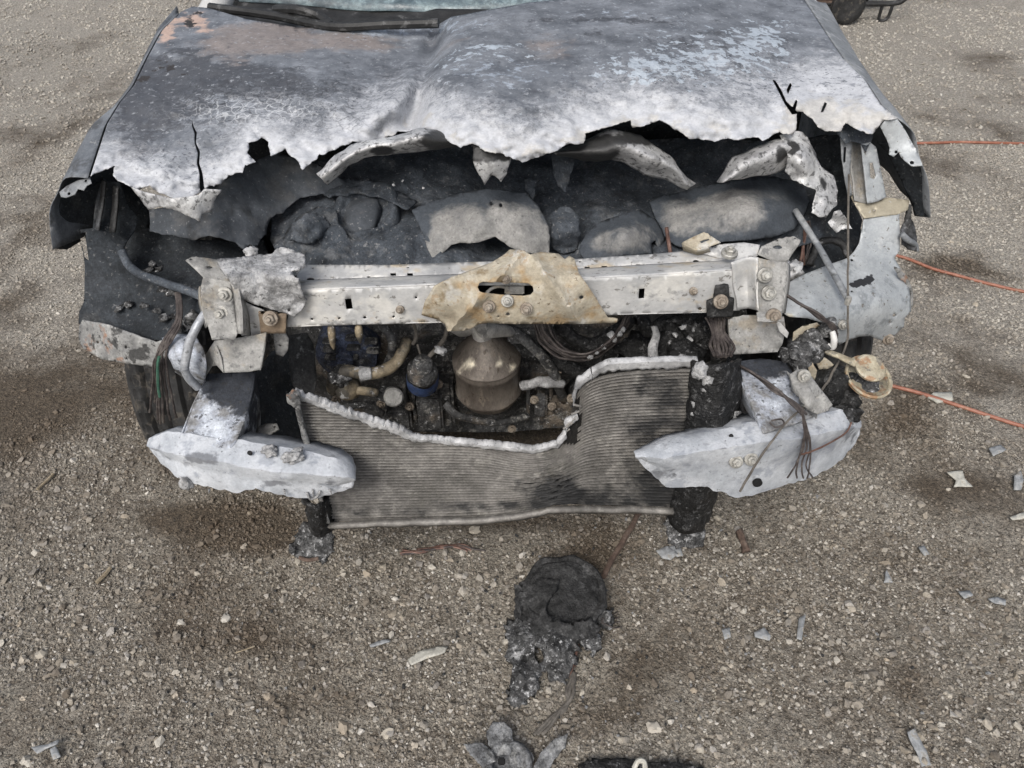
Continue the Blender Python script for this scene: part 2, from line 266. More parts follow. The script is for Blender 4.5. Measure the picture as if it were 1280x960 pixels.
# ------------------------------------------------------------------ mesh tools
def tag(o, label=None, cat=None, group=None, kind=None):
    if label: o['label'] = label
    if cat: o['category'] = cat
    if group: o['group'] = group
    if kind: o['kind'] = kind
    return o
def empty(name, loc):
    o = bpy.data.objects.new(name, None); COL.objects.link(o); o.location = loc; o.empty_display_size = .1
    return o
def pieces(name, mat, parent, *fns, **kw):
    """each loose piece is a part of its own"""
    out = []
    for fn in fns:
        m = MB(); fn(m); out.append(m.build(name, mat, parent, **kw))
    return out
class MB:
    def __init__(s): s.v = []; s.f = []; s.sd = random.random() * 60
    def add(s, vs_, fs):
        k = len(s.v); s.v += [tuple(p) for p in vs_]; s.f += [tuple(i + k for i in f) for f in fs]
    def build(s, name, mat, parent=None, weld=True, solid=0, smooth=True, sharp=40, attrs=None, loc=None, offset=-1):
        me = bpy.data.meshes.new(name); vv = s.v
        if loc is not None: vv = [(p[0] - loc[0], p[1] - loc[1], p[2] - loc[2]) for p in vv]
        me.from_pydata(vv, [], s.f); me.update()
        if weld and solid:
            bm = bmesh.new(); bm.from_mesh(me); bmesh.ops.remove_doubles(bm, verts=bm.verts, dist=.0004); bmesh.ops.recalc_face_normals(bm, faces=bm.faces) if weld == 'recalc' else None; bm.to_mesh(me); bm.free()
        if smooth:
            me.polygons.foreach_set('use_smooth', [True] * len(me.polygons))
            if sharp: me.set_sharp_from_angle(angle=R(sharp))
        if attrs:
            px = [PX(Vector(v.co) + (Vector(loc) if loc is not None else Vector())) for v in me.vertices]
            for an, fn in attrs.items():
                a = me.attributes.new(an, 'FLOAT', 'POINT'); a.data.foreach_set('value', [float(fn(*q)) for q in px])
        o = bpy.data.objects.new(name, me); COL.objects.link(o)
        if loc is not None: o.location = loc
        me.materials.append(MATS[mat] if isinstance(mat, str) else mat)
        if parent is not None:
            o.parent = parent
            o.matrix_parent_inverse = Matrix.Translation(parent.matrix_world_loc if hasattr(parent, 'matrix_world_loc') else WLOC(parent)).inverted()
        if solid:
            md = o.modifiers.new('thickness', 'SOLIDIFY'); md.thickness = solid; md.offset = offset
        return o
def WLOC(o):
    l = Vector(o.location)
    p = o.parent
    while p is not None:
        l = l + o.matrix_parent_inverse.to_translation() + Vector(p.location); o = p; p = p.parent
    return l
def fr(p, oct=5): return noise.fractal(p, 1.0, 2.0, oct)
def tps(ctrl):
    """smooth surface through (x, y, value) control points"""
    if isinstance(ctrl, (int, float)): return lambda x, y: float(ctrl)
    P = np.array([[c[0] / 100, c[1] / 100] for c in ctrl]); v = np.array([c[2] for c in ctrl], float); n = len(P)
    if n == 1: return lambda x, y: float(v[0])
    if n == 2:
        d = P[1] - P[0]; dd = d @ d
        return lambda x, y: float(v[0] + (v[1] - v[0]) * ((np.array([x / 100, y / 100]) - P[0]) @ d) / dd)
    def phi(r2): return np.where(r2 < 1e-12, 0, .5 * r2 * np.log(np.maximum(r2, 1e-12)))
    K = phi(((P[:, None] - P[None]) ** 2).sum(-1)) if n > 3 else np.zeros((n, n))
    A = np.zeros((n + 3, n + 3)); A[:n, :n] = K + np.eye(n) * (1e-9 if n > 3 else 1.0 * 0 + 1e-9)
    Q = np.c_[np.ones(n), P]; A[:n, n:] = Q; A[n:, :n] = Q.T
    if n == 3: co = np.r_[np.zeros(3), np.linalg.solve(Q, v)]
    else: co = np.linalg.solve(A, np.r_[v, 0, 0, 0])
    def f(x, y):
        p = np.array([x / 100, y / 100]); r2 = ((P - p) ** 2).sum(-1)
        return float((phi(r2) @ co[:n] if n > 3 else 0) + co[n] + co[n + 1] * p[0] + co[n + 2] * p[1])
    return f
def inside(p, poly):
    x, y = p; c = False; n = len(poly); j = n - 1
    for i in range(n):
        xi, yi = poly[i][0], poly[i][1]; xj, yj = poly[j][0], poly[j][1]
        if (yi > y) != (yj > y) and x < (xj - xi) * (y - yi) / (yj - yi) + xi: c = not c
        j = i
    return c
def densify(poly, step, rag, seed, closed=True):
    out = []; n = len(poly)
    for i in range(n if closed else n - 1):
        a, b = poly[i], poly[(i + 1) % n]; r = a[2] if len(a) > 2 else rag
        L = math.hypot(b[0] - a[0], b[1] - a[1]); k = max(1, int(round(L / step)))
        for j in range(k):
            t = j / k; x = a[0] + (b[0] - a[0]) * t; y = a[1] + (b[1] - a[1]) * t
            if r: 
                q = Vector((x * .12, y * .12, seed)); nv = noise.noise_vector(q) * r + noise.noise_vector(q * 3.1) * r * .5
                x += nv.x; y += nv.y
            out.append((x, y))
    if not closed: out.append((poly[-1][0], poly[-1][1]))
    return out
SEED = [0]
def plate(mb, outline, D, holes=(), step=6, rag=0, disp=None, mode='d', estep=None, jit=.25):
    """sheet whose outline is traced in the photograph, each point set at its own depth (or height)"""
    SEED[0] += 1; sd = SEED[0] * 7.3
    f = D if callable(D) else tps(D)
    o = densify(outline, estep or (step * .7 if rag else step * 1.0), rag, sd)
    hs = [densify(h, step * .8, 0, sd) if len(h) > 3 and step < 8 else list(h) for h in holes]
    pts = [Vector(p) for p in o]; edges = [(i, (i + 1) % len(o)) for i in range(len(o))]
    for h in hs:
        k = len(pts); pts += [Vector(p) for p in h]; edges += [(k + i, k + (i + 1) % len(h)) for i in range(len(h))]
    xs = [p[0] for p in o]; ys = [p[1] for p in o]
    y = min(ys) + step / 2; row = 0
    while y < max(ys):
        x = min(xs) + (step / 2 if row % 2 else 0)
        while x < max(xs):
            q = (x + random.uniform(-jit, jit) * step, y + random.uniform(-jit, jit) * step)
            if inside(q, o) and not any(inside(q, h) for h in hs): pts.append(Vector(q))
            x += step
        y += step * .87; row += 1
    res = geometry.delaunay_2d_cdt(pts, edges, [], 0, 1e-4)
    V2, F2 = res[0], res[2]
    keep = []
    for t in F2:
        c = sum((V2[i] for i in t), Vector((0, 0))) / len(t)
        if inside(c, o) and not any(inside(c, h) for h in hs): keep.append(t)
    used = sorted({i for t in keep for i in t}); ix = {k: n for n, k in enumerate(used)}
    W = []
    for i in used:
        x, y = V2[i]; d = f(x, y)
        p = U(x, y, d) if mode == 'd' else UZ(x, y, d)
        if disp:
            dd = sum(a * fr(Vector((p.x * s + sd, p.y * s, p.z * s)), 4) for a, s in disp)
            r = ray(x, y); p = p + r.normalized() * dd
        W.append(p)
    cam_p = Vector((0, 0, CAM_H)); fs = []
    for t in keep:
        t = [ix[i] for i in t]; a, b, c = W[t[0]], W[t[1]], W[t[2]]
        nrm = (b - a).cross(c - a)
        if nrm.dot(cam_p - a) < 0: t.reverse()
        fs.append(t)
    mb.add(W, fs); return mb
def poly3(pts, D=None):
    return [U(p[0], p[1], (p[2] if D is None else D)) for p in pts]
def resample(poly, n):
    L = [0]
    for a, b in zip(poly, poly[1:]): L.append(L[-1] + (b - a).length)
    out = []; k = 0
    for i in range(n + 1):
        s = L[-1] * i / n
        while k < len(L) - 2 and L[k + 1] < s: k += 1
        t = (s - L[k]) / max(1e-9, L[k + 1] - L[k]); out.append(poly[k].lerp(poly[k + 1], min(1, max(0, t))))
    return out
def cr(p0, p1, p2, p3, t):
    return .5 * ((2 * p1) + (p2 - p0) * t + (2 * p0 - 5 * p1 + 4 * p2 - p3) * t * t + (3 * p1 - p0 - 3 * p2 + p3) * t ** 3)
def smooth(pts, k=6):
    out = []; n = len(pts)
    for i in range(n - 1):
        p0, p1, p2, p3 = pts[max(0, i - 1)], pts[i], pts[i + 1], pts[min(n - 1, i + 2)]
        for j in range(k): out.append(cr(p0, p1, p2, p3, j / k))
    out.append(pts[-1]); return out
def patch(mb, rows, nx=20, ny=6, disp=None, curved=True):
    """surface through rows of 3D points"""
    rr = [resample(r, nx) for r in rows]; n = len(rr); G = []
    m = ny * (n - 1)
    for j in range(m + 1):
        s = j / ny; k = min(n - 2, int(s)); t = s - k; line = []
        for i in range(nx + 1):
            if curved and n > 2: p = cr(rr[max(0, k - 1)][i], rr[k][i], rr[k + 1][i], rr[min(n - 1, k + 2)][i], t)
            else: p = rr[k][i].lerp(rr[k + 1][i], t)
            if disp:
                sd = mb.sd; nv = Vector((0, 0, 0))
                for a, sc in disp: nv += noise.noise_vector(p * sc + Vector((sd, 0, 0))) * a
                p = p + nv
            line.append(p)
        G.append(line)
    SEED[0] += 1
    V = [p for l in G for p in l]; W = nx + 1
    mb.add(V, [(j * W + i, j * W + i + 1, (j + 1) * W + i + 1, (j + 1) * W + i) for j in range(m) for i in range(nx)])
    return mb
def tube(mb, pts, r, seg=8, k=5, wob=0, taper=None, ws=40):
    P = smooth(pts, k) if k > 1 else pts; n = len(P); V = []; sd = random.random() * 99
    up = Vector((.13, .2, 1)).normalized()
    for i, p in enumerate(P):
        t = (P[min(n - 1, i + 1)] - P[max(0, i - 1)]).normalized()
        a = t.cross(up); a = a.normalized() if a.length > 1e-4 else t.orthogonal().normalized(); b = t.cross(a)
        rr = r(i / (n - 1)) if callable(r) else r
        for s in range(seg):
            an = 2 * math.pi * s / seg; q = p + (a * math.cos(an) + b * math.sin(an)) * rr
            if wob: q = q + noise.noise_vector(q * ws + Vector((sd, 0, 0))) * wob
            V.append(q)
    fs = [(i * seg + s, i * seg + (s + 1) % seg, (i + 1) * seg + (s + 1) % seg, (i + 1) * seg + s) for i in range(n - 1) for s in range(seg)]
    fs += [tuple(reversed(range(seg))), tuple(range((n - 1) * seg, n * seg))]
    mb.add(V, fs); return mb
def lathe(mb, prof, origin, axis=(0, 0, 1), seg=32, wob=0, ws=20):
    """profile of (radius, height) turned about axis"""
    ax = Vector(axis).normalized(); a = ax.orthogonal().normalized(); b = ax.cross(a); V = []; sd = random.random() * 99
    for r, h in prof:
        for s in range(seg):
            an = 2 * math.pi * s / seg; q = Vector(origin) + ax * h + (a * math.cos(an) + b * math.sin(an)) * r
            if wob: q = q + noise.noise_vector(q * ws + Vector((sd, 0, 0))) * wob
            V.append(q)
    n = len(prof)
    fs = [(i * seg + s, i * seg + (s + 1) % seg, (i + 1) * seg + (s + 1) % seg, (i + 1) * seg + s) for i in range(n - 1) for s in range(seg)]
    fs += [tuple(reversed(range(seg))), tuple(range((n - 1) * seg, n * seg))]
    mb.add(V, fs); return mb
_ico = {}
def ico(sub):
    if sub not in _ico:
        bm = bmesh.new(); bmesh.ops.create_icosphere(bm, subdivisions=sub, radius=1)
        _ico[sub] = ([v.co.copy() for v in bm.verts], [tuple(v.index for v in f.verts) for f in bm.faces]); bm.free()
    return _ico[sub]
def lump(mb, c, r, amp=.35, sc=1.6, sub=3, rot=None, fine=.08):
    if isinstance(r, (int, float)): r = (r, r, r)
    V, Fc = ico(sub); sd = Vector((random.random() * 50, random.random() * 50, 0)); out = []
    rot = rot or Matrix.Rotation(random.random() * 6, 3, 'Z')
    for p in V:
        k = 1 + amp * fr(p * sc + sd, 4) + fine * noise.noise(p * 7 + sd)
        q = Vector((p.x * r[0] * k, p.y * r[1] * k, p.z * r[2] * k)); out.append(Vector(c) + rot @ q)
    mb.add(out, Fc); return mb
def box(mb, c, s, rot=None, bev=.0):
    bm = bmesh.new(); bmesh.ops.create_cube(bm, size=1)
    for v in bm.verts: v.co = Vector((v.co.x * s[0], v.co.y * s[1], v.co.z * s[2]))
    if bev: bmesh.ops.bevel(bm, geom=bm.edges[:], offset=bev, segments=2, affect='EDGES')
    bm.verts.index_update()
    V = [(Vector(c) + ((rot @ v.co) if rot else v.co)) for v in bm.verts]
    mb.add(V, [tuple(v.index for v in f.verts) for f in bm.faces]); bm.free(); return mb
def circ(cx, cy, rx, ry=None, n=12):
    ry = ry or rx
    return [(cx + rx * math.cos(2 * math.pi * i / n), cy + ry * math.sin(2 * math.pi * i / n)) for i in range(n)]
def rect(x0, y0, x1, y1): return [(x0, y0), (x1, y0), (x1, y1), (x0, y1)]
def bolt(px, py, d, parent, r=.009, mat='bolt_steel', axis=(.0, -.8, .35)):
    p = U(px, py, d); ax = Vector(axis).normalized(); m = MB()
    lathe(m, [(r * 1.5, -.004), (r * 1.5, .002), (r * 1.35, .003)], p, ax, 16)
    lathe(m, [(r, .003), (r, .009), (r * .8, .0105)], p, ax, 6)
    lathe(m, [(r * .5, .0105), (r * .5, .014), (r * .4, .015)], p, ax, 10)
    return m.build('bolt', mat, parent, sharp=30)
def gauss(cx, cy, sx, sy=None, a=1.0):
    sy = sy or sx
    return lambda x, y: a * math.exp(-((x - cx) / sx) ** 2 - ((y - cy) / sy) ** 2)
def edge_fade(poly, w, a=1.0, ymax=1e9):
    """1 along the traced outline (above row ymax), 0 further in than w"""
    def f(x, y):
        best = 1e9
        for p, q in zip(poly, poly[1:] + poly[:1]):
            if min(p[1], q[1]) > ymax: continue
            dx, dy = q[0] - p[0], q[1] - p[1]; t = max(0, min(1, ((x - p[0]) * dx + (y - p[1]) * dy) / max(1e-6, dx * dx + dy * dy)))
            best = min(best, math.hypot(x - p[0] - dx * t, y - p[1] - dy * t))
        return a * max(0, 1 - best / w)
    return f
def gsum(*g): return lambda x, y: sum(f(x, y) for f in g)

# ================================================================== SETTING: ground and gravel
def vnoise(x, y, sc, seed):
    """value noise for numpy arrays"""
    x = x * sc + seed * 17.1; y = y * sc + seed * 9.7
    xi = np.floor(x).astype(np.int64); yi = np.floor(y).astype(np.int64); fx = x - xi; fy = y - yi
    fx = fx * fx * (3 - 2 * fx); fy = fy * fy * (3 - 2 * fy)
    def h(a, b):
        n = (a * 374761393 + b * 668265263 + seed * 144269) & 0xffffffff
        n = ((n ^ (n >> 13)) * 1274126177) & 0xffffffff
        return ((n ^ (n >> 16)) & 0xffff) / 65535.0
    return (h(xi, yi) * (1 - fx) + h(xi + 1, yi) * fx) * (1 - fy) + (h(xi, yi + 1) * (1 - fx) + h(xi + 1, yi + 1) * fx) * fy
def gheight(x, y):
    return .012 * (vnoise(x, y, 2.2, 1) - .5) + .008 * (vnoise(x, y, 6, 2) - .5) + .005 * (vnoise(x, y, 17, 3) - .5) + .003 * (vnoise(x, y, 45, 4) - .5)
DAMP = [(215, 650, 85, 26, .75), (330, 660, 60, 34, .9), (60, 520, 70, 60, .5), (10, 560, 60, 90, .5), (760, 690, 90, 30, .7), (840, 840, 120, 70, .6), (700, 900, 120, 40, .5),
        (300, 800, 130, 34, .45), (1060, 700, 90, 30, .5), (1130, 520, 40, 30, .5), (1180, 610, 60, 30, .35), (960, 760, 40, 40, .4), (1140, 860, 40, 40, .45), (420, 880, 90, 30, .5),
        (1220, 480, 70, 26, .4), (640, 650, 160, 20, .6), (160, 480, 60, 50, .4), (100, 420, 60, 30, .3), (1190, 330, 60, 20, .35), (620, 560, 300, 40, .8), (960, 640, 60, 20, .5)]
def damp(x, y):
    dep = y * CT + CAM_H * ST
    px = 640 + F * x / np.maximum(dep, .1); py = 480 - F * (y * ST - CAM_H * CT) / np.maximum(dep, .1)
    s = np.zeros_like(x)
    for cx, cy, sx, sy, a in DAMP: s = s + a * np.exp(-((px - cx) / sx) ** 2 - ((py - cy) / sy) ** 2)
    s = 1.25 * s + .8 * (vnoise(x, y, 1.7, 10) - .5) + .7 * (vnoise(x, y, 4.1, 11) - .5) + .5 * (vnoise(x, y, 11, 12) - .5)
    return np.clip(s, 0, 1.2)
def paleness(x, y):     # ground and grain colour turns paler away from the car's nose
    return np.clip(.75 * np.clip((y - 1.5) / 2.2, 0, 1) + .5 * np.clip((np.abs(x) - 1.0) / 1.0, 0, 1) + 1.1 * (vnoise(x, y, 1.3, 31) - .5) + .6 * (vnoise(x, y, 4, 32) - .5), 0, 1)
def axis_pts(lo, hi, fine0, fine1, step, grow):
    a = list(np.arange(fine0, fine1 + 1e-6, step)); s = step; p = fine1
    while p < hi: s *= grow; p += s; a.append(min(p, hi))
    s = step; p = fine0; b = []
    while p > lo: s *= grow; p -= s; b.append(max(p, lo))
    return np.array(b[::-1] + a)
gx = axis_pts(-400, 400, -2.0, 2.0, .016, 1.12); gy = axis_pts(-400, 400, .2, 2.6, .016, 1.08)
GX, GY = np.meshgrid(gx, gy); GZ = gheight(GX, GY)
nxg, nyg = len(gx), len(gy)
me = bpy.data.meshes.new('ground')
idx = np.arange(nxg * nyg).reshape(nyg, nxg)
quads = np.stack([idx[:-1, :-1], idx[:-1, 1:], idx[1:, 1:], idx[1:, :-1]], -1).reshape(-1, 4)
me.from_pydata(np.stack([GX, GY, GZ], -1).reshape(-1, 3).tolist(), [], quads.tolist())
me.polygons.foreach_set('use_smooth', [True] * len(me.polygons))
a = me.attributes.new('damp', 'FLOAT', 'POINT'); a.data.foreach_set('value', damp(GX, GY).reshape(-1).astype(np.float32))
a = me.attributes.new('pale', 'FLOAT', 'POINT'); a.data.foreach_set('value', paleness(GX, GY).reshape(-1).astype(np.float32))
ground = bpy.data.objects.new('ground', me); COL.objects.link(ground); tag(ground, kind='structure')
M('ground_mat', [C(98, 91, 81), C(120, 112, 101), C(138, 131, 120), C(154, 148, 137)], 30, lo=.3, hi=.7, rough=.95, bump=1.0, bscale=140, bdist=.008, grit=.22, gscale=100, layers=[
    dict(scale=1.6, lo=.42, hi=.62, col=C(156, 150, 138), amt=.55),
    dict(scale=80, lo=.55, hi=.62, col=C(164, 157, 145), amt=.6, h=.6),
    dict(scale=64, lo=.45, hi=.38, col=C(92, 83, 72), amt=.75, h=-.5),
    
    dict(kind='voro', scale=120, lo=.32, hi=.1, col=C(150, 143, 131), amt=.5, h=.8),
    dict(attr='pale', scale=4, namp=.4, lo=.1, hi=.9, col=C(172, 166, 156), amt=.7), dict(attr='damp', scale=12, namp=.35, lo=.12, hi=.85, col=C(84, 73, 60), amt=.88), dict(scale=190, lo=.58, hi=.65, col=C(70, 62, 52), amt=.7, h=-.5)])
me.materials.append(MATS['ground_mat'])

# grains: source shapes, then one scattered mass
src = bpy.data.collections.new('gravel_shapes')
for i in range(12):
    bm = bmesh.new(); s = (1, random.uniform(.6, .95), random.uniform(.5, .8))
    for k in range(random.choice((11, 13, 16, 20))):
        v = Vector((random.gauss(0, 1), random.gauss(0, 1), random.gauss(0, 1))).normalized() * random.uniform(.78, 1.08)
        bm.verts.new((v.x * s[0], v.y * s[1], v.z * s[2]))
    hull = bmesh.ops.convex_hull(bm, input=bm.verts)
    for v in [v for v in bm.verts if not v.link_faces]: bm.verts.remove(v)
    m = bpy.data.meshes.new('gravel_shape'); bm.to_mesh(m); bm.free(); m.materials.append(MATS['grain'])
    m.polygons.foreach_set('use_smooth', [False] * len(m.polygons))
    src.objects.link(bpy.data.objects.new('gravel_shape', m))
def scatter(n, x0, x1, y0, y1, r0, r1, powr, clumps=True):
    x = np.random.uniform(x0, x1, n); y = np.random.uniform(y0, y1, n)
    r = r0 + (r1 - r0) * np.random.rand(n) ** powr
    if clumps:
        keep = np.random.rand(n) < np.clip(.95 - .55 * damp(x, y) + 1.5 * (vnoise(x, y, 3.3, 21) - .5) + .9 * (vnoise(x, y, 9, 22) - .5), .1, 1); x, y, r = x[keep], y[keep], r[keep]
    ins = (np.abs(x) < .74) & (y > 2.2); x, y, r = x[~ins], y[~ins], r[~ins]
    dep = y * CT + CAM_H * ST; px = 640 + F * x / dep
    ok = (px > -260) & (px < 1540); x, y, r = x[ok], y[ok], r[ok]
    return x, y, gheight(x, y) + r * .22, r
sets = [scatter(120000, -1.9, 1.9, .45, 1.75, .0017, .0062, 2.4), scatter(8000, -1.9, 1.9, .45, 1.75, .004, .0135, 3.2),
        scatter(90000, -3.2, 3.2, 1.75, 3.6, .0028, .0085, 2.4), scatter(90000, -6, 6, 3.6, 8.0, .0045, .013, 2.2)]
gxs, gys, gzs, grs = [np.concatenate(k) for k in zip(*sets)]
ng = len(gxs); me = bpy.data.meshes.new('gravel')
me.from_pydata(np.stack([gxs, gys, gzs], -1).tolist(), [], [])
a = me.attributes.new('grain_size', 'FLOAT', 'POINT'); a.data.foreach_set('value', grs.astype(np.float32))
a = me.attributes.new('grain_turn', 'FLOAT_VECTOR', 'POINT')
rt = np.stack([np.random.normal(0, .35, ng), np.random.normal(0, .35, ng), np.random.uniform(0, 6.28, ng)], -1).astype(np.float32)
a.data.foreach_set('vector', rt.reshape(-1))
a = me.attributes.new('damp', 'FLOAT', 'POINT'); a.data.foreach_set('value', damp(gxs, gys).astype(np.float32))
a = me.attributes.new('pale', 'FLOAT', 'POINT'); a.data.foreach_set('value', paleness(gxs, gys).astype(np.float32))
gravel = bpy.data.objects.new('gravel', me); COL.objects.link(gravel)
tag(gravel, 'fine grey and brown gravel strewn all over the dirt yard', 'gravel', kind='stuff')
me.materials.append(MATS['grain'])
ng_ = bpy.data.node_groups.new('scatter_grains', 'GeometryNodeTree')
ng_.interface.new_socket('Geometry', in_out='INPUT', socket_type='NodeSocketGeometry')
ng_.interface.new_socket('Geometry', in_out='OUTPUT', socket_type='NodeSocketGeometry')
N = ng_.nodes; L = ng_.links
gi = N.new('NodeGroupInput'); go = N.new('NodeGroupOutput'); ci = N.new('GeometryNodeCollectionInfo'); ci.inputs['Collection'].default_value = src
ci.inputs['Separate Children'].default_value = True; ci.inputs['Reset Children'].default_value = True
iop = N.new('GeometryNodeInstanceOnPoints'); iop.inputs['Pick Instance'].default_value = True
an = N.new('GeometryNodeInputNamedAttribute'); an.data_type = 'FLOAT'; an.inputs['Name'].default_value = 'grain_size'
av = N.new('GeometryNodeInputNamedAttribute'); av.data_type = 'FLOAT_VECTOR'; av.inputs['Name'].default_value = 'grain_turn'
L.new(gi.outputs[0], iop.inputs['Points']); L.new(ci.outputs[0], iop.inputs['Instance'])
L.new(av.outputs[0], iop.inputs['Rotation']); L.new(an.outputs[0], iop.inputs['Scale']); L.new(iop.outputs[0], go.inputs[0])
md = gravel.modifiers.new('scatter', 'NODES'); md.node_group = ng_
src2 = bpy.data.collections.new('crumb_shapes')
for i, o_ in enumerate(list(src.objects)[:8]):
    m_ = o_.data.copy(); m_.materials.clear(); m_.materials.append(MATS['char_ash' if i % 3 else 'melt_white']); src2.objects.link(bpy.data.objects.new('crumb_shape', m_))
cx_ = np.concatenate([np.random.normal(0, .5, 500), np.random.normal(.1, .25, 260)]); cy_ = np.concatenate([np.random.normal(1.05, .2, 500), np.random.normal(.9, .14, 260)])
cr_ = .0016 + .005 * np.random.rand(len(cx_)) ** 3; cm = bpy.data.meshes.new('burnt_crumbs')
cm.from_pydata(np.stack([cx_, cy_, gheight(cx_, cy_) + .003], -1).tolist(), [], [])
a = cm.attributes.new('grain_size', 'FLOAT', 'POINT'); a.data.foreach_set('value', cr_.astype(np.float32))
a = cm.attributes.new('grain_turn', 'FLOAT_VECTOR', 'POINT'); a.data.foreach_set('vector', (np.random.rand(len(cx_), 3) * 6.28).astype(np.float32).reshape(-1))
crumbs = bpy.data.objects.new('burnt_crumbs', cm); COL.objects.link(crumbs); tag(crumbs, 'crumbs of soot and ash fallen from the burnt car nose', 'crumbs', kind='stuff')
cm.materials.append(MATS['char_ash']); ng2 = ng_.copy(); [n for n in ng2.nodes if n.type == 'COLLECTION_INFO'][0].inputs['Collection'].default_value = src2
crumbs.modifiers.new('scatter', 'NODES').node_group = ng2
def ghz(x, y): return float(gheight(np.array([x]), np.array([y]))[0])
def GP(px, py, z=0):
    p = UZ(px, py, z); p.z = ghz(p.x, p.y) + z; return p

# ================================================================== THE BURNT CAR
car = empty('burnt_car', (0, 1.9, 0))
tag(car, 'burnt out car with its nose melted away and radiator hanging bent in front', 'car')
def part(name, mat, fn, parent=None, **kw):
    m = MB(); fn(m); return m.build(name, mat, parent or car, **kw)

# ---- hood: the scorched outer sheet
HB = [(226, 15), (240, 8), (261, 10), (309, 24), (371, 34), (440, 36), (544, 33), (564, 21), (612, 12), (661, 3), (760, -6), (900, -10), (1000, -8)]
HR = [(1019, 21), (1032, 41), (1053, 72), (1081, 100), (1101, 131), (1122, 148)]
HF = [(1105, 151), (1101, 155), (1091, 168), (1074, 162), (1057, 155), (1050, 165), (1032, 163), (1019, 155), (1005, 139), (996, 141), (995, 162), (991, 168), (974, 165), (953, 175), (943, 170), (926, 174), (898, 175), (864, 174), (846, 162), (826, 151),
      (791, 160), (788, 151), (750, 160), (733, 168), (729, 179), (712, 180), (681, 194), (654, 202), (626, 192), (606, 189), (592, 179), (575, 184), (557, 175), (530, 161), (499, 165), (458, 182), (441, 177), (420, 187), (399, 193), (395, 199),
      (378, 213), (373, 203), (364, 196), (357, 186), (339, 196), (335, 177), (327, 172), (311, 179), (309, 192), (320, 203), (306, 206), (302, 215), (285, 220), (275, 230), (254, 234), (249, 242), (227, 251), (213, 246), (193, 237), (186, 232), (172, 237), (151, 227), (141, 220), (144, 206)]
HL = [(113, 220), (124, 186), (134, 155), (151, 127), (168, 106), (186, 69), (203, 38)]
hz = [(226, 15, 1.02), (371, 34, 1.012), (480, 36, 1.01), (544, 33, 1.018), (585, 17, 1.045), (661, 3, 1.06), (800, -6, 1.062), (1000, -8, 1.03), (1053, 72, 1.0), (1101, 131, .972), (1122, 148, .955),
      (168, 106, .972), (134, 155, .945), (113, 220, .905), (654, 202, .925), (654, 172, .965), (654, 140, .995), (654, 100, 1.018), (654, 50, 1.04), (898, 175, .94), (898, 140, .98), (898, 90, 1.008), (898, 40, 1.035), (788, 152, .965), (788, 120, .998),
      (420, 187, .925), (420, 120, .977), (420, 70, 1.0), (249, 242, .875), (230, 180, .93), (300, 110, .985), (280, 60, 1.008), (500, 110, .978), (548, 100, 1.008), (516, 70, .992), (570, 60, 1.03), (505, 160, .945), (545, 155, .97), (1000, 150, .95), (1050, 150, .95), (180, 215, .905), (335, 175, .94)]
hood_f = tps(hz)
front_y = {}
def fe(x):
    ys = [p[1] for p in HF if abs(p[0] - x) < 22]; return sum(ys) / len(ys) if ys else 160
HFX = np.array(sorted(set((p[0]) for p in HF))); HFY = np.array([fe(x) for x in HFX])
def dist_front(x, y): return float(np.interp(x, HFX, HFY)) - y
cl = lambda v: max(0.0, min(1.0, v))
def ridge(x, y):   # buckles pressed into the sheet
    z = hood_f(x, y)
    z += .020 * math.exp(-((x - 470 - (150 - y) * .9) / 26) ** 2) * math.exp(-((y - 130) / 45) ** 2)
    z -= .018 * math.exp(-((x - 528 - (100 - y) * .28) / 12) ** 2) * max(0, min(1, (y - 20) / 30)) * max(0, min(1, (175 - y) / 30))
    q = Vector((x * .011, y * .018, 0)); z += .006 * fr(q, 3) + .0022 * fr(q * 6, 3)
    ed = max(0, min(1.2, 1 - dist_front(x, y) / 60)) ** 1.5; z += .008 * ed * fr(q * 2.6 + Vector((9, 9, 9)), 3) + .0025 * ed * fr(q * 9, 3)
    return z
RAG = 2.2
outline = HB + HR + [(x, y, RAG) for x, y in HF] + HL
tears = [[(240, 150), (242, 158), (246, 166), (245, 178), (250, 190), (249, 204), (253, 216), (256, 238), (250, 238), (249, 218), (246, 204), (247, 191), (243, 179), (243, 166), (240, 158)],
         [(965, 99), (969, 100), (977, 112), (983, 126), (992, 134), (998, 142), (990, 143), (981, 130), (973, 114)],
         [(983, 112), (988, 103), (990, 106), (985, 118)], [(990, 136), (995, 124), (997, 126), (994, 139)],
         [(1026, 140), (1031, 127), (1034, 129), (1029, 140)]]
m = MB(); plate(m, outline, ridge, holes=tears, step=4, rag=0, mode='z', estep=2.2)
cl = lambda v: max(0.0, min(1.0, v))
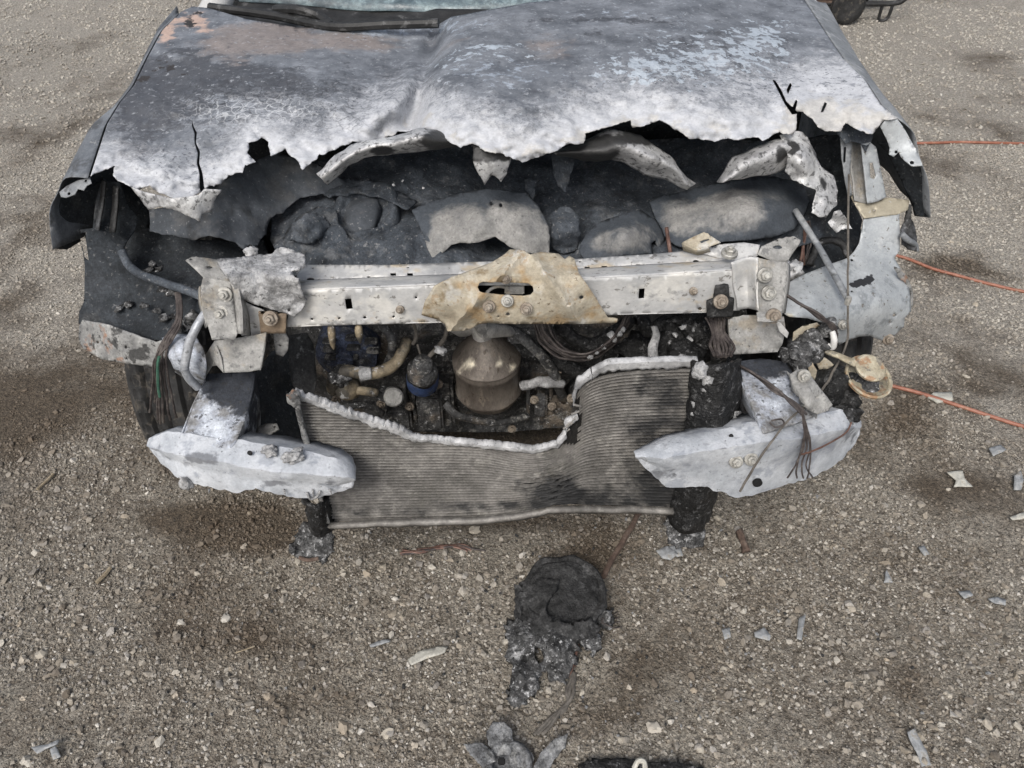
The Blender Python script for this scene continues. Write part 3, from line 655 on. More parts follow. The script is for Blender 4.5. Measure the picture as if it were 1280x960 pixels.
hood = m.build('hood', 'hood_burnt', car, solid=.0016, sharp=0, attrs={
    'white': gsum(lambda x, y: ((1.0 if x > 520 else .52 + .48 * cl((x - 430) / 90)) * cl(1.12 - dist_front(x, y) / 80)) + (.55 * cl(1 - dist_front(x, y) / 46) if x < 470 else 0), gauss(1060, 110, 60, 50, .8), gauss(950, 100, 60, 20, .35), gauss(330, 140, 60, 26, .2), gauss(470, 130, 60, 30, .3)),
    'blue': gsum(gauss(620, 90, 120, 40, .38), gauss(300, 110, 150, 30, .35), gauss(880, 70, 120, 40, .25), gauss(560, 30, 60, 14, .4), gauss(460, 40, 60, 8, .5), gauss(780, 20, 120, 14, .3)),
    'dark': gsum(gauss(290, 105, 140, 36, .30), gauss(165, 120, 26, 50, .35), gauss(260, 95, 60, 14, .3), gauss(300, 160, 60, 30, .38), gauss(250, 70, 60, 40, .35), gauss(400, 95, 90, 20, .3), gauss(205, 95, 34, 22, .65), gauss(175, 160, 50, 46, .6), gauss(420, 150, 46, 14, .4), gauss(720, 45, 160, 24, .3), gauss(930, 60, 110, 30, .42), gauss(250, 100, 90, 22, .3), gauss(220, 140, 60, 14, .45), gauss(360, 115, 80, 12, .35), gauss(760, 25, 120, 4, .5), gauss(150, 200, 30, 20, .4), gauss(480, 95, 30, 40, .3)),
    'warm': gsum(gauss(420, 55, 150, 16, .75), gauss(330, 40, 80, 16, .5), gauss(700, 60, 60, 30, .4), gauss(290, 70, 60, 20, .4)),
    'flake': gsum(gauss(890, 72, 110, 46, .52), gauss(620, 62, 60, 12, .5), gauss(780, 85, 60, 18, .40), gauss(560, 85, 40, 20, .34), gauss(960, 40, 40, 30, .3)),
    'cream': gsum(lambda x, y: .45 * cl(1.1 - dist_front(x, y) / 40) * (1 if x > 480 else .2), gauss(1030, 145, 60, 26, .6)),
    'mott': gsum(lambda x, y: cl(1 - abs(dist_front(x, y) - 62) / 46) * .9, gauss(230, 215, 80, 40, .7), gauss(900, 100, 120, 24, .5), gauss(420, 120, 90, 40, .5)),
    'crack': gsum(gauss(340, 115, 130, 26, .8), gauss(430, 150, 60, 20, .5), gauss(260, 130, 60, 30, .5), gauss(700, 40, 200, 24, .3)),
    'crackw': gsum(gauss(320, 138, 80, 16, .7), gauss(900, 90, 90, 30, .3), gauss(180, 210, 40, 20, .4)),
    'rust': gsum(gauss(238, 22, 28, 14, .6), gauss(208, 45, 14, 24, .6), gauss(255, 38, 20, 8, .35)),
    'scab': gsum(gauss(238, 29, 9, 8, .8), gauss(250, 16, 8, 3, .6), gauss(212, 85, 12, 9, .5), gauss(232, 93, 7, 2, .6), gauss(180, 98, 12, 9, .5), gauss(196, 78, 8, 12, .45))})
# strips and flaps left hanging below the torn edge
def soot_top(y0, h): return lambda x, y: cl((y0 + h - y) / h)
part('hood_flap', 'hood_under', lambda m: plate(m, [(163, 233, 0), (180, 240, 0), (215, 248, 0), (249, 244, 0), (256, 236, 0), (278, 238), (270, 246), (265, 265), (253, 267), (250, 277), (235, 270), (215, 262), (200, 258), (186, 263), (176, 250)],
     [(163, 233, 1.33), (278, 238, 1.33), (215, 250, 1.29), (250, 277, 1.3), (186, 263, 1.31), (265, 265, 1.32)], step=5, rag=1.5, disp=[(.008, 14)]), hood, solid=.0016, sharp=0)
part('hood_flap', 'hood_under', lambda m: plate(m, [(590, 176), (592, 190), (591, 203), (598, 216), (606, 231), (611, 224), (616, 219), (621, 222), (626, 227), (633, 217), (638, 203), (640, 190)],
     [(590, 176, 1.36), (640, 190, 1.36), (606, 231, 1.345), (626, 227, 1.35), (615, 205, 1.33)], step=4, rag=1.2, disp=[(.004, 25)]), hood, solid=.0016, sharp=0, attrs={'soot': soot_top(186, 26)})
def strip(rows, mat, attrs=None, nx=36, ny=6, disp=[(.006, 16), (.0025, 50)], solid=.002):
    m = MB(); patch(m, rows, nx, ny, disp); return m.build('inner_frame_strip', mat, hood, solid=solid, sharp=0, attrs=attrs, offset=0)
strip([poly3([(396, 218, 1.36), (412, 200, 1.36), (437, 184, 1.37), (470, 174, 1.38), (530, 160, 1.39), (580, 168, 1.42)]),
       poly3([(402, 223, 1.335), (424, 204, 1.33), (446, 191, 1.335), (480, 180, 1.34), (535, 174, 1.35), (582, 174, 1.39)]),
       poly3([(410, 232, 1.36), (432, 208, 1.36), (452, 197, 1.37), (490, 192, 1.38), (540, 186, 1.39), (584, 180, 1.41)])], 'hood_under',
      {'soot': gsum(gauss(560, 178, 50, 20, .9), gauss(478, 188, 20, 6, .7))})
strip([poly3([(690, 188, 1.42), (720, 182, 1.42), (762, 160, 1.43), (800, 170, 1.43), (838, 198, 1.43), (868, 231, 1.43)]),
       poly3([(694, 192, 1.39), (722, 192, 1.39), (775, 182, 1.38), (806, 190, 1.38), (835, 209, 1.385), (864, 233, 1.40)]),
       poly3([(697, 194, 1.41), (724, 200, 1.42), (780, 203, 1.42), (806, 219, 1.42), (832, 224, 1.42), (858, 236, 1.42)])], 'hood_under',
      {'soot': gsum(gauss(740, 185, 55, 26, 1.0), gauss(800, 172, 30, 9, .6))})
strip([poly3([(896, 228, 1.40), (917, 197, 1.41), (950, 181, 1.42), (978, 170, 1.42)]), poly3([(904, 229, 1.37), (928, 208, 1.37), (960, 196, 1.38), (984, 180, 1.39)]),
       poly3([(912, 225, 1.39), (942, 220, 1.40), (972, 216, 1.41), (994, 200, 1.42)])], 'hood_under', {'soot': gsum(gauss(975, 190, 10, 14, .8), gauss(930, 200, 40, 12, .35))}, nx=20)
part('hood_flap', 'hood_under', lambda m: plate(m, [(975, 168), (986, 160), (1004, 165), (1012, 178), (1019, 192), (1026, 206), (1034, 214), (1043, 223), (1048, 238), (1046, 256), (1040, 262), (1032, 272), (1024, 270), (1015, 266), (1018, 250), (1021, 238), (1008, 232), (991, 225), (982, 215), (984, 196)],
     [(975, 168, 1.42), (1004, 165, 1.44), (984, 210, 1.39), (1020, 192, 1.42), (1000, 200, 1.36), (1045, 240, 1.39), (1025, 270, 1.34), (1018, 245, 1.36)], step=4, rag=1.8, disp=[(.012, 20), (.004, 60)]), hood, solid=.0018, sharp=0,
     attrs={'soot': gsum(gauss(990, 185, 14, 10, .7), gauss(1030, 232, 7, 14, .6))})

# ---- fenders
def lerp3(a, b, t): return a.lerp(b, t)
gapL = [UZ(113, 220, .905), UZ(124, 186, .925), UZ(134, 155, .943), UZ(151, 127, .96), UZ(168, 106, .97), UZ(186, 69, .99), UZ(203, 38, 1.005), UZ(226, 15, 1.018)]
gapL = [p + Vector((-.006, 0, -.004)) for p in gapL]
silL = [U(72, 241, 1.395), UZ(89, 213, .875), UZ(113, 173, .90), UZ(148, 131, .935)] + [g + (g - Vector((0, 0, CAM_H))).normalized() * .07 for g in gapL[4:]]
botL = [U(66, 312, 1.395), Vector((-.875, 1.40, .735)), Vector((-.86, 1.47, .745))] + [Vector((silL[i].x - .015, silL[i].y, z)) for i, z in ((3, .745), (4, .735), (5, .70), (6, .6), (7, .3))]
midL = [a.lerp(b, .35) + Vector((-.012, 0, 0)) for a, b in zip(silL, botL)]
cL = [a.lerp(b, .55) + Vector((-.004, 0, .016 if i < 3 else 0)) for i, (a, b) in enumerate(zip(gapL, silL))]
fenL = part('fender', 'fender_soot', lambda m: patch(m, [gapL, cL, silL, midL, botL], 40, 4), solid=.0015, sharp=0, offset=0)
fenL['label'] = 'sooty dark grey fender'
part('flange', 'fender_grey', lambda m: plate(m, [(74, 240), (84, 232), (98, 225), (112, 221), (114, 229), (108, 232), (104, 238), (97, 236), (93, 243), (82, 247), (76, 246)], [(74, 240, 1.385), (114, 224, 1.375), (92, 246, 1.36)],
     holes=[circ(86, 242, 2, 2, 8), circ(107, 226, 1.8, 1.8, 8)], step=4), fenL, solid=.002)
gapR = [UZ(1105, 152, .952), UZ(1122, 148, .953), UZ(1101, 131, .97), UZ(1081, 100, .985), UZ(1053, 72, .998), UZ(1032, 41, 1.015), UZ(1000, -8, 1.03)]
gapR = [p + Vector((.005, 0, -.004)) for p in gapR[1:]]
silR = [U(1149, 196, 1.40), UZ(1124, 152, .93), UZ(1112, 146, .935), Vector((.80, 1.85, .94)), Vector((.81, 2.0, .95)), Vector((.82, 2.15, .96))]
botR = [U(1163, 272, 1.38), Vector((.845, 1.56, .76)), Vector((.855, 1.66, .76)), Vector((.86, 1.8, .74)), Vector((.86, 1.95, .62)), Vector((.85, 2.15, .3))]
gapR[0] = UZ(1123, 149, .95)
midR = [a.lerp(b, .4) + Vector((.008, 0, 0)) for a, b in zip(silR, botR)]
cR = [a.lerp(b, .5) + Vector((.006, 0, .010)) for a, b in zip(gapR, silR)]
fenR = part('fender', 'fender_grey', lambda m: patch(m, [gapR, cR, silR, midR, botR], 30, 4), solid=.0015, sharp=0, offset=0)
fenR['label'] = 'grey heat bleached fender'
part('flange', 'galva', lambda m: plate(m, [(1100, 158), (1106, 151), (1122, 149), (1130, 160), (1140, 178), (1150, 197), (1153, 207), (1140, 208), (1131, 201), (1126, 196), (1123, 190), (1117, 196), (1111, 193), (1112, 185), (1109, 176)],
     [(1106, 151, 1.42), (1150, 197, 1.37), (1111, 193, 1.40), (1140, 206, 1.36)], holes=[circ(1140, 203, 3, 2.4, 8), circ(1120, 190, 2, 2, 8)], step=4), fenR, solid=.002)
part('liner', 'soot_deep', lambda m: plate(m, [(1096, 178), (1108, 190), (1116, 206), (1126, 225), (1134, 243), (1140, 258), (1143, 270), (1162, 272), (1157, 222), (1150, 200), (1128, 182)], [(1096, 178, 1.46), (1140, 258, 1.43), (1157, 222, 1.405), (1162, 272, 1.39)], step=6), fenR, solid=.002)
part('liner', 'soot_deep', lambda m: plate(m, [(78, 246), (100, 240), (122, 228), (165, 234), (190, 262), (185, 300), (160, 330), (118, 330), (104, 300), (84, 312), (67, 311), (72, 270)],
     [(72, 246, 1.42), (67, 311, 1.41), (165, 234, 1.56), (185, 300, 1.56), (118, 330, 1.5)], step=10, holes=[[(100, 296), (106, 291), (110, 310), (112, 326), (106, 322)]], disp=[(.006, 10)]), fenL, solid=.002)

# ---- windshield, cowl, pillars, roof and doors (mostly above the frame)
wsb = [Vector((-.68, 2.10, 1.01)), Vector((-.35, 2.03, 1.005)), Vector((0, 2.01, 1.005)), Vector((.35, 2.04, 1.01)), Vector((.68, 2.15, 1.01))]
wst = [Vector((-.56, 2.86, 1.46)), Vector((-.3, 2.82, 1.48)), Vector((0, 2.81, 1.485)), Vector((.3, 2.84, 1.48)), Vector((.58, 2.9, 1.46))]
wsm = [a.lerp(b, .5) + Vector((0, -.02, .03)) for a, b in zip(wsb, wst)]
part('windshield', 'glass_burnt', lambda m: patch(m, [wsb, wsm, wst], 40, 10, [(.010, 5)]), solid=.004, sharp=0)
part('cowl', 'plastic_black', lambda m: patch(m, [[Vector((-.72, 1.9, .96)), Vector((0, 1.86, .955)), Vector((.72, 1.96, .96))], [Vector((-.70, 2.0, .985)), Vector((0, 1.95, .98)), Vector((.72, 2.05, .985))], [p + Vector((0, .01, .002)) for p in wsb]], 30, 4, [(.006, 12)]), solid=.004, sharp=0)
for s, yo in ((-1, 0), (1, .09)):
    m = MB(); tube(m, [Vector((s * .75, 1.98 + yo, .97)), Vector((s * .72, 2.14 + yo, 1.04)), Vector((s * .66, 2.5 + yo, 1.27)), Vector((s * .60, 2.88 + yo, 1.47))], .034, 10)
    m.build('pillar', 'body_white', car)
    m = MB(); patch(m, [[Vector((s * .80, 2.07 + yo, .98)), Vector((s * .80, 3.0 + yo, 1.0))], [Vector((s * .87, 2.07 + yo, .8)), Vector((s * .88, 3.0 + yo, .8))], [Vector((s * .85, 2.07 + yo, .3)), Vector((s * .86, 3.0 + yo, .3))]], 12, 6, [(.004, 6)])
    m.build('door', 'body_white' if s < 0 else 'fender_grey', car, solid=.003, offset=0)
part('roof', 'hood_burnt', lambda m: patch(m, [[p + Vector((0, .01, .004)) for p in wst], [Vector((-.6, 3.4, 1.52)), Vector((0, 3.4, 1.54)), Vector((.62, 3.4, 1.52))], [Vector((-.56, 4.2, 1.46)), Vector((0, 4.2, 1.48)), Vector((.58, 4.2, 1.46))]], 20, 8, [(.01, 4)]), solid=.002)
part('body_shell', 'fender_black', lambda m: patch(m, [[Vector((-.86, 3.0, .98)), Vector((-.84, 4.4, .98))], [Vector((-.86, 3.0, .3)), Vector((-.84, 4.4, .3))], [Vector((.86, 3.1, .3)), Vector((.84, 4.4, .3))], [Vector((.86, 3.1, .98)), Vector((.84, 4.4, .98))]], 10, 6, curved=False), solid=.003)
part('firewall', 'soot_deep', lambda m: patch(m, [[Vector((-.74, 1.86, .955)), Vector((.74, 1.95, .955))], [Vector((-.74, 1.88, .6)), Vector((.74, 1.97, .6))], [Vector((-.74, 1.95, .22)), Vector((.74, 2.04, .22))], [Vector((-.74, 3.2, .2)), Vector((.74, 3.3, .2))]], 16, 4, [(.02, 4)], curved=False), solid=.003)
wip = part('wiper', 'plastic_black', lambda m: tube(m, [UZ(345, 12, 1.025), UZ(372, 12, 1.04), UZ(398, 20, 1.03), UZ(414, 32, 1.02)], .011, 8))
part('blade', 'plastic_black', lambda m: tube(m, [UZ(262, 9, 1.02), UZ(340, 19, 1.018), UZ(414, 33, 1.02), UZ(480, 31, 1.028), UZ(548, 29, 1.035)], .010, 8), wip)
part('mirror', 'plastic_black', lambda m: lump(m, Vector((-1.02, 2.26, 1.06)), (.09, .05, .06), .15, 1.2, 3), sharp=0)
for s in (-1, 1): part('rear_wheel', 'rubber', lambda m: lathe(m, [(.2, -.1), (.31, -.1), (.335, -.07), (.335, .07), (.31, .1), (.2, .1)], (s * .78, 4.1, .335), (1, 0, 0), 40))

# ---- upper tie bar across the nose
TB_D = 1.16
def tie(m):
    rear = [(377, 331), (486, 331), (604, 327), (716, 324), (822, 317), (905, 309)]
    tf = [(918, 326), (820, 331), (724, 337), (620, 342), (537, 345), (440, 349), (368, 352)]
    holes_t = [circ(388, 349, 5, 2, 10), circ(391, 335, 1.6, .9, 8), circ(461, 346, 2.2, 1.2, 8), rect(488, 341, 495, 344.5), rect(509, 341, 516, 344.5), circ(510, 334, 1.5, .9, 8),
               rect(731, 333, 737, 336), rect(752, 332, 759, 335), circ(775, 335, 2, 1.1, 8), rect(795, 330, 804, 333.4), circ(850, 331.5, 4.6, 2, 10), circ(870, 326.5, 3.8, 2, 10), circ(725, 327, 1.8, 1, 8)]
    plate(m, rear + tf, [(377, 331, .765), (905, 309, .775), (368, 352, .757)], holes_t, 6, mode='z', disp=[(.0015, 20)])
    bend = [(368, 352), (440, 349), (537, 345), (620, 342), (724, 337), (820, 331), (918, 326)]
    bend2 = [(366, 364), (440, 361), (537, 357), (620, 354), (724, 349), (820, 344), (920, 338)]
    zr = tps([(377, 331, .765), (905, 309, .775), (368, 352, .757)])
    r0 = [UZ(x, y, zr(x, y)) for x, y in bend]; r2 = [U(x, y, TB_D) for x, y in bend2]
    r1 = [a.lerp(b, .5) + Vector((0, -.005, .004)) for a, b in zip(r0, r2)]
    patch(m, [r0, r1, r2], 30, 3)
    low = [(925, 388), (881, 391), (760, 394), (640, 400), (537, 404), (440, 406), (358, 409)]
    holes_f = [[(431, 374), (439, 373), (441, 386), (433, 387)], [(799, 361), (806, 360.5), (805, 373), (798, 373.5)], circ(875, 386, 2.5, 2, 8), circ(390, 399, 1.8, 1.5, 8), circ(424, 398, 1.8, 1.5, 8), circ(456, 397, 2, 1.7, 8), circ(492, 396, 1.8, 1.5, 8), circ(520, 372, 1.5, 1.5, 8), rect(590, 357, 674, 376)]
    plate(m, bend2 + low, TB_D, holes_f, 6, disp=[(.0015, 18)])
    plate_slot = 1
    lip = [U(x, y, TB_D) for x, y in low]; patch(m, [lip, [p + Vector((0, .03, -.002)) for p in lip]], 24, 1)
bar = part('upper_tie_bar', 'tie_steel', tie, solid=.002, sharp=50)
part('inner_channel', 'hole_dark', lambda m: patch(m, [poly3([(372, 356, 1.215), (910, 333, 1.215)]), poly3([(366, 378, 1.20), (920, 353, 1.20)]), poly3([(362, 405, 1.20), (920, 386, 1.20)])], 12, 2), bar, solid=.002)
for q in [(500, 387, 1.155), (867, 364, 1.155)]: bolt(*q, bar, r=.005, mat='bolt_rust')
# rust brown latch bracket
LB = [(527, 394), (531, 377), (542, 358), (565, 346), (590, 337), (616, 327), (630, 318), (638, 311), (648, 312), (658, 316), (663, 318), (676, 315), (690, 316), (698, 317), (706, 324), (712, 320), (718, 323), (724, 341), (741, 366), (752, 384), (760, 397), (772, 399), (771, 404), (755, 404), (730, 405), (690, 405), (640, 405), (610, 404), (599, 405), (590, 411), (579, 414), (559, 414), (556, 405), (548, 400)]
def lbd(x, y):
    d = 1.148 - .0 * x + .07 * cl((345 - y) / 40)
    d -= .016 * math.exp(-((y - 388 + (abs(x - 640) * .22)) / 26) ** 4) * cl((115 - abs(x - 640)) / 30)
    d -= .015 * math.exp(-((x - 575 - (400 - y) * .9) / 9) ** 2) + .015 * math.exp(-((x - 722 + (400 - y) * .7) / 9) ** 2)
    return d
slot = [(604, 352), (634, 353), (660, 354), (666, 358), (667, 364), (663, 369), (655, 370), (634, 369), (606, 367), (599, 364), (597, 359), (599, 354)]
latch = part('latch_bracket', 'rust_tan', lambda m: plate(m, LB, lbd, [slot, circ(635, 393, 2.6, 2.2, 8), circ(727, 372, 3, 2.6, 8), circ(623, 396, 1.2, 1.2, 8)], 5, rag=.5, disp=[(.002, 30)]), bar, solid=.003, sharp=35, attrs={'grime': gsum(gauss(545, 380, 26, 26, .5), gauss(690, 345, 30, 12, .3), gauss(640, 398, 90, 6, .45), gauss(600, 340, 20, 8, .35))})
for q, mt in [((611, 383, 1.127), 'bolt_rust'), ((658, 386, 1.127), 'bolt_rust'), ((634, 376, 1.13), 'bolt_steel'), ((632, 347, 1.15), 'bolt_rust')]:
    bolt(*q, bar, r=.0075, mat=mt)
part('latch_hook', 'bracket_steel', lambda m: (tube(m, poly3([(606, 369, 1.165), (614, 361, 1.165), (624, 358, 1.165), (634, 360, 1.17)]), .003), box(m, U(643, 361, 1.17), (.035, .01, .02), None, .002)), bar)
# white crust over the bar's left end
crust = [(271, 324), (300, 321), (341, 317), (350, 310), (366, 312), (380, 318), (381, 330), (372, 336), (364, 341), (372, 350), (377, 362), (383, 377), (376, 388), (369, 396), (352, 391), (330, 384), (302, 375), (294, 362), (285, 346), (277, 336)]
def crust_d(x, y): 
    return 1.135 + .10 * cl((346 - y) / 32)
part('melted_crust', 'melt_white', lambda m: plate(m, crust, crust_d, [circ(329, 374, 1.5, 1.5, 6), circ(361, 388, 1.8, 1.5, 6)], 4, rag=1.5, disp=[(.02, 12), (.007, 45), (.003, 120)]), bar, solid=.006, sharp=0)
part('melted_crust', 'melt_white', lambda m: lump(m, U(313, 315, 1.24), (.012, .01, .01), .5), bar, sharp=0)
# end brackets, left
bl = part('end_bracket', 'bracket_steel', lambda m: (
    plate(m, [(232, 325), (240, 321), (256, 322), (274, 325), (285, 340), (288, 352), (270, 349), (254, 346), (246, 338)], [(232, 325, .785), (274, 325, .77), (270, 349, .755)], [circ(239, 324, 2, 1.2, 8), circ(262, 334, 4, 1.8, 8)], 5, mode='z'),
    plate(m, [(254, 346), (270, 349), (288, 352), (292, 370), (294, 392), (297, 417), (293, 425), (280, 424), (265, 425), (260, 408), (254, 389), (251, 372), (251, 358)], [(254, 346, 1.145), (288, 352, 1.15), (294, 424, 1.10), (260, 408, 1.105)], (), 5, disp=[(.002, 40)]),
    patch(m, [poly3([(288, 352, 1.15), (292, 370, 1.135), (297, 417, 1.105)]), poly3([(299, 362, 1.13), (303, 385, 1.12), (304, 418, 1.10)]), poly3([(306, 372, 1.16), (312, 395, 1.15), (314, 420, 1.14)])], 10, 3),
    patch(m, [poly3([(251, 358, 1.145), (251, 372, 1.13), (260, 408, 1.106)]), poly3([(249, 362, 1.20), (250, 380, 1.19), (258, 410, 1.17)])], 8, 2)), bar, solid=.0025, sharp=40)
bolt(281, 368, 1.138, bl); bolt(276, 391, 1.124, bl)
part('end_plate', 'tie_steel', lambda m: plate(m, [(299, 374), (314, 382), (330, 388), (330, 417), (316, 421), (302, 420)], 1.152, (), 6, disp=[(.003, 30)]), bar, solid=.002)
tb = part('rusty_tab', 'rust_tab', lambda m: plate(m, [(323, 390), (358, 393), (357, 417), (326, 417)], 1.138, (), 6), bar, solid=.004)
bolt(338, 398, 1.132, tb, mat='bolt_rust')
def rail_box(m, pts_top, pts_front, pts_side, d):
    pass
part('rail_bracket', 'bracket_steel', lambda m: (
    plate(m, [(268, 426), (300, 422), (333, 416), (331, 436), (326, 462), (310, 465), (279, 466), (276, 448)], [(268, 426, 1.13), (333, 416, 1.13), (300, 465, 1.10)], (), 7, disp=[(.003, 25)]),
    plate(m, [(268, 426), (276, 448), (279, 466), (271, 457), (264, 458), (256, 471), (252, 462), (256, 445)], [(268, 426, 1.13), (279, 466, 1.10), (254, 465, 1.15)], (), 6),
    patch(m, [poly3([(333, 416, 1.13), (326, 463, 1.10)]), poly3([(336, 412, 1.25), (330, 455, 1.25)])], 6, 2)), solid=.0025, sharp=40)
part('hanging_tab', 'bracket_steel', lambda m: plate(m, [(341, 417), (357, 416), (361, 424), (360, 438), (354, 446), (345, 443)], 1.165, [circ(350, 432, 1.5, 1.5, 6)], 4, disp=[(.004, 30)]), bar, solid=.003)
# end brackets, right
br = part('end_bracket', 'bracket_steel', lambda m: (
    plate(m, [(947, 318), (952, 308), (970, 300), (992, 295), (1001, 300), (1000, 304), (990, 318), (984, 328), (965, 326)], [(952, 308, .79), (992, 295, .80), (980, 328, .765)], [circ(972, 309, 6, 2.4, 10), circ(994, 298, 1.6, .9, 8)], 5, mode='z'),
    plate(m, [(947, 322), (965, 326), (984, 328), (984, 350), (980, 372), (978, 391), (962, 392), (948, 392), (945, 372), (946, 350)], [(947, 322, 1.16), (984, 328, 1.16), (978, 391, 1.115), (948, 392, 1.115)], (), 5, disp=[(.002, 40)]),
    plate(m, [(946, 390), (978, 389), (977, 401), (962, 402), (947, 401)], [(946, 390, 1.10), (978, 389, 1.10), (962, 402, 1.075)], (), 5),
    patch(m, [poly3([(984, 328, 1.16), (984, 350, 1.145), (978, 391, 1.116)]), poly3([(988, 332, 1.20), (988, 352, 1.19), (982, 392, 1.16)])], 8, 2)), bar, solid=.0025, sharp=40)
bolt(956, 344, 1.14, br); bolt(961, 366, 1.127, br); bolt(967, 395, 1.085, br, mat='bolt_rust')
part('end_plate', 'tie_steel', lambda m: (
    patch(m, [poly3([(914, 328, 1.158), (917, 350, 1.158), (922, 388, 1.152)]), poly3([(932, 322, 1.165), (934, 348, 1.17), (935, 386, 1.15)]), poly3([(947, 322, 1.158), (946, 350, 1.142), (947, 388, 1.112)])], 14, 4, [(.002, 30)]),
    plate(m, [(868, 314), (888, 309), (905, 305), (930, 303), (950, 306), (947, 320), (934, 328), (918, 330), (912, 326), (890, 320)], [(868, 314, .778), (950, 306, .79), (918, 330, .765)], (), 6, mode='z', disp=[(.0015, 30)])), bar, solid=.002, sharp=40)
bolt(912, 316, 1.205, bar, r=.010, axis=(0, -.15, 1))
part('raised_tab', 'rust_tan', lambda m: (plate(m, [(853, 303), (866, 296), (880, 290), (892, 297), (901, 303), (886, 308), (870, 311)], [(853, 303, .80), (880, 290, .815), (886, 308, .80)], [[(874, 302), (878, 300), (886, 298), (887, 300), (881, 302), (877, 304)]], 4, mode='z'),
    patch(m, [[UZ(853, 303, .80), UZ(870, 311, .80), UZ(886, 308, .80)], [UZ(855, 312, .776), UZ(872, 317, .776), UZ(888, 314, .776)]], 8, 2)), bar, solid=.003, sharp=30)
db = part('dark_bracket', 'fender_black', lambda m: plate(m, [(884, 377), (892, 374), (895, 358), (911, 357), (912, 372), (918, 374), (916, 396), (900, 397), (884, 397)], 1.15, (), 5, disp=[(.002, 40)]), bar, solid=.005, sharp=30)
bolt(901, 377, 1.143, db, mat='bolt_rust')
part('rail_bracket', 'bracket_steel', lambda m: (
    plate(m, [(912, 399), (930, 394), (948, 394), (980, 396), (982, 412), (978, 430), (972, 440), (940, 442), (915, 443), (913, 420)], [(912, 399, 1.16), (980, 396, 1.15), (940, 442, 1.13)], (), 7, disp=[(.003, 25)]),
    patch(m, [poly3([(912, 399, 1.16), (915, 443, 1.13)]), poly3([(908, 398, 1.27), (911, 438, 1.26)])], 6, 2)), solid=.0025, sharp=40)
part('bent_tab', 'body_white', lambda m: plate(m, [(970, 401), (976, 404), (986, 416), (984, 423), (974, 414)], 1.125, (), 4), solid=.003)

# ---- front rails and melted bumper beam stubs
soot_l = {'soot': gsum(gauss(290, 480, 60, 26, 1.1), gauss(305, 530, 30, 30, .5))}
part('front_rail', 'alu_sooty', lambda m: (
    plate(m, [(262, 467), (290, 466), (320, 465), (316, 490), (306, 525), (296, 550), (288, 563), (258, 556), (226, 548), (232, 534), (243, 505), (254, 482)], [(262, 467, .60), (320, 465, .60), (288, 563, .56), (226, 548, .56)], (), 6, mode='z', disp=[(.004, 20)]),
    patch(m, [[UZ(320, 465, .6), UZ(316, 490, .59), UZ(306, 525, .575), UZ(288, 563, .56)], [UZ(322, 480, .56), UZ(324, 502, .54), UZ(320, 535, .52), UZ(300, 566, .51)], [UZ(326, 520, .47), UZ(326, 532, .47), UZ(320, 556, .47), UZ(304, 580, .46)]], 12, 3, [(.003, 20)]),
    patch(m, [[UZ(262, 467, .60), UZ(243, 505, .58), UZ(226, 548, .56)], [UZ(256, 500, .5), UZ(246, 525, .5), UZ(232, 560, .49)]], 10, 2)), solid=.003, sharp=35, attrs=soot_l)
soot_r = {'soot': gsum(gauss(950, 455, 40, 16, 1.1), gauss(990, 470, 14, 18, .5))}
part('front_rail', 'alu_sooty', lambda m: (
    plate(m, [(920, 452), (950, 448), (982, 452), (1000, 478), (1012, 500), (1022, 518), (990, 531), (957, 541), (944, 515), (930, 480)], [(920, 452, .605), (982, 452, .605), (1022, 518, .575), (957, 541, .575)], (), 6, mode='z', disp=[(.004, 20)]),
    patch(m, [[UZ(920, 452, .605), UZ(930, 480, .595), UZ(944, 515, .585), UZ(957, 541, .575)], [UZ(924, 500, .5), UZ(934, 520, .5), UZ(946, 545, .5), UZ(955, 560, .5)]], 12, 3, [(.003, 20)]),
    patch(m, [[UZ(982, 452, .605), UZ(1012, 500, .585), UZ(1022, 518, .575)], [UZ(984, 490, .5), UZ(1010, 530, .49), UZ(1018, 545, .49)]], 10, 2)), solid=.003, sharp=35, attrs=soot_r)
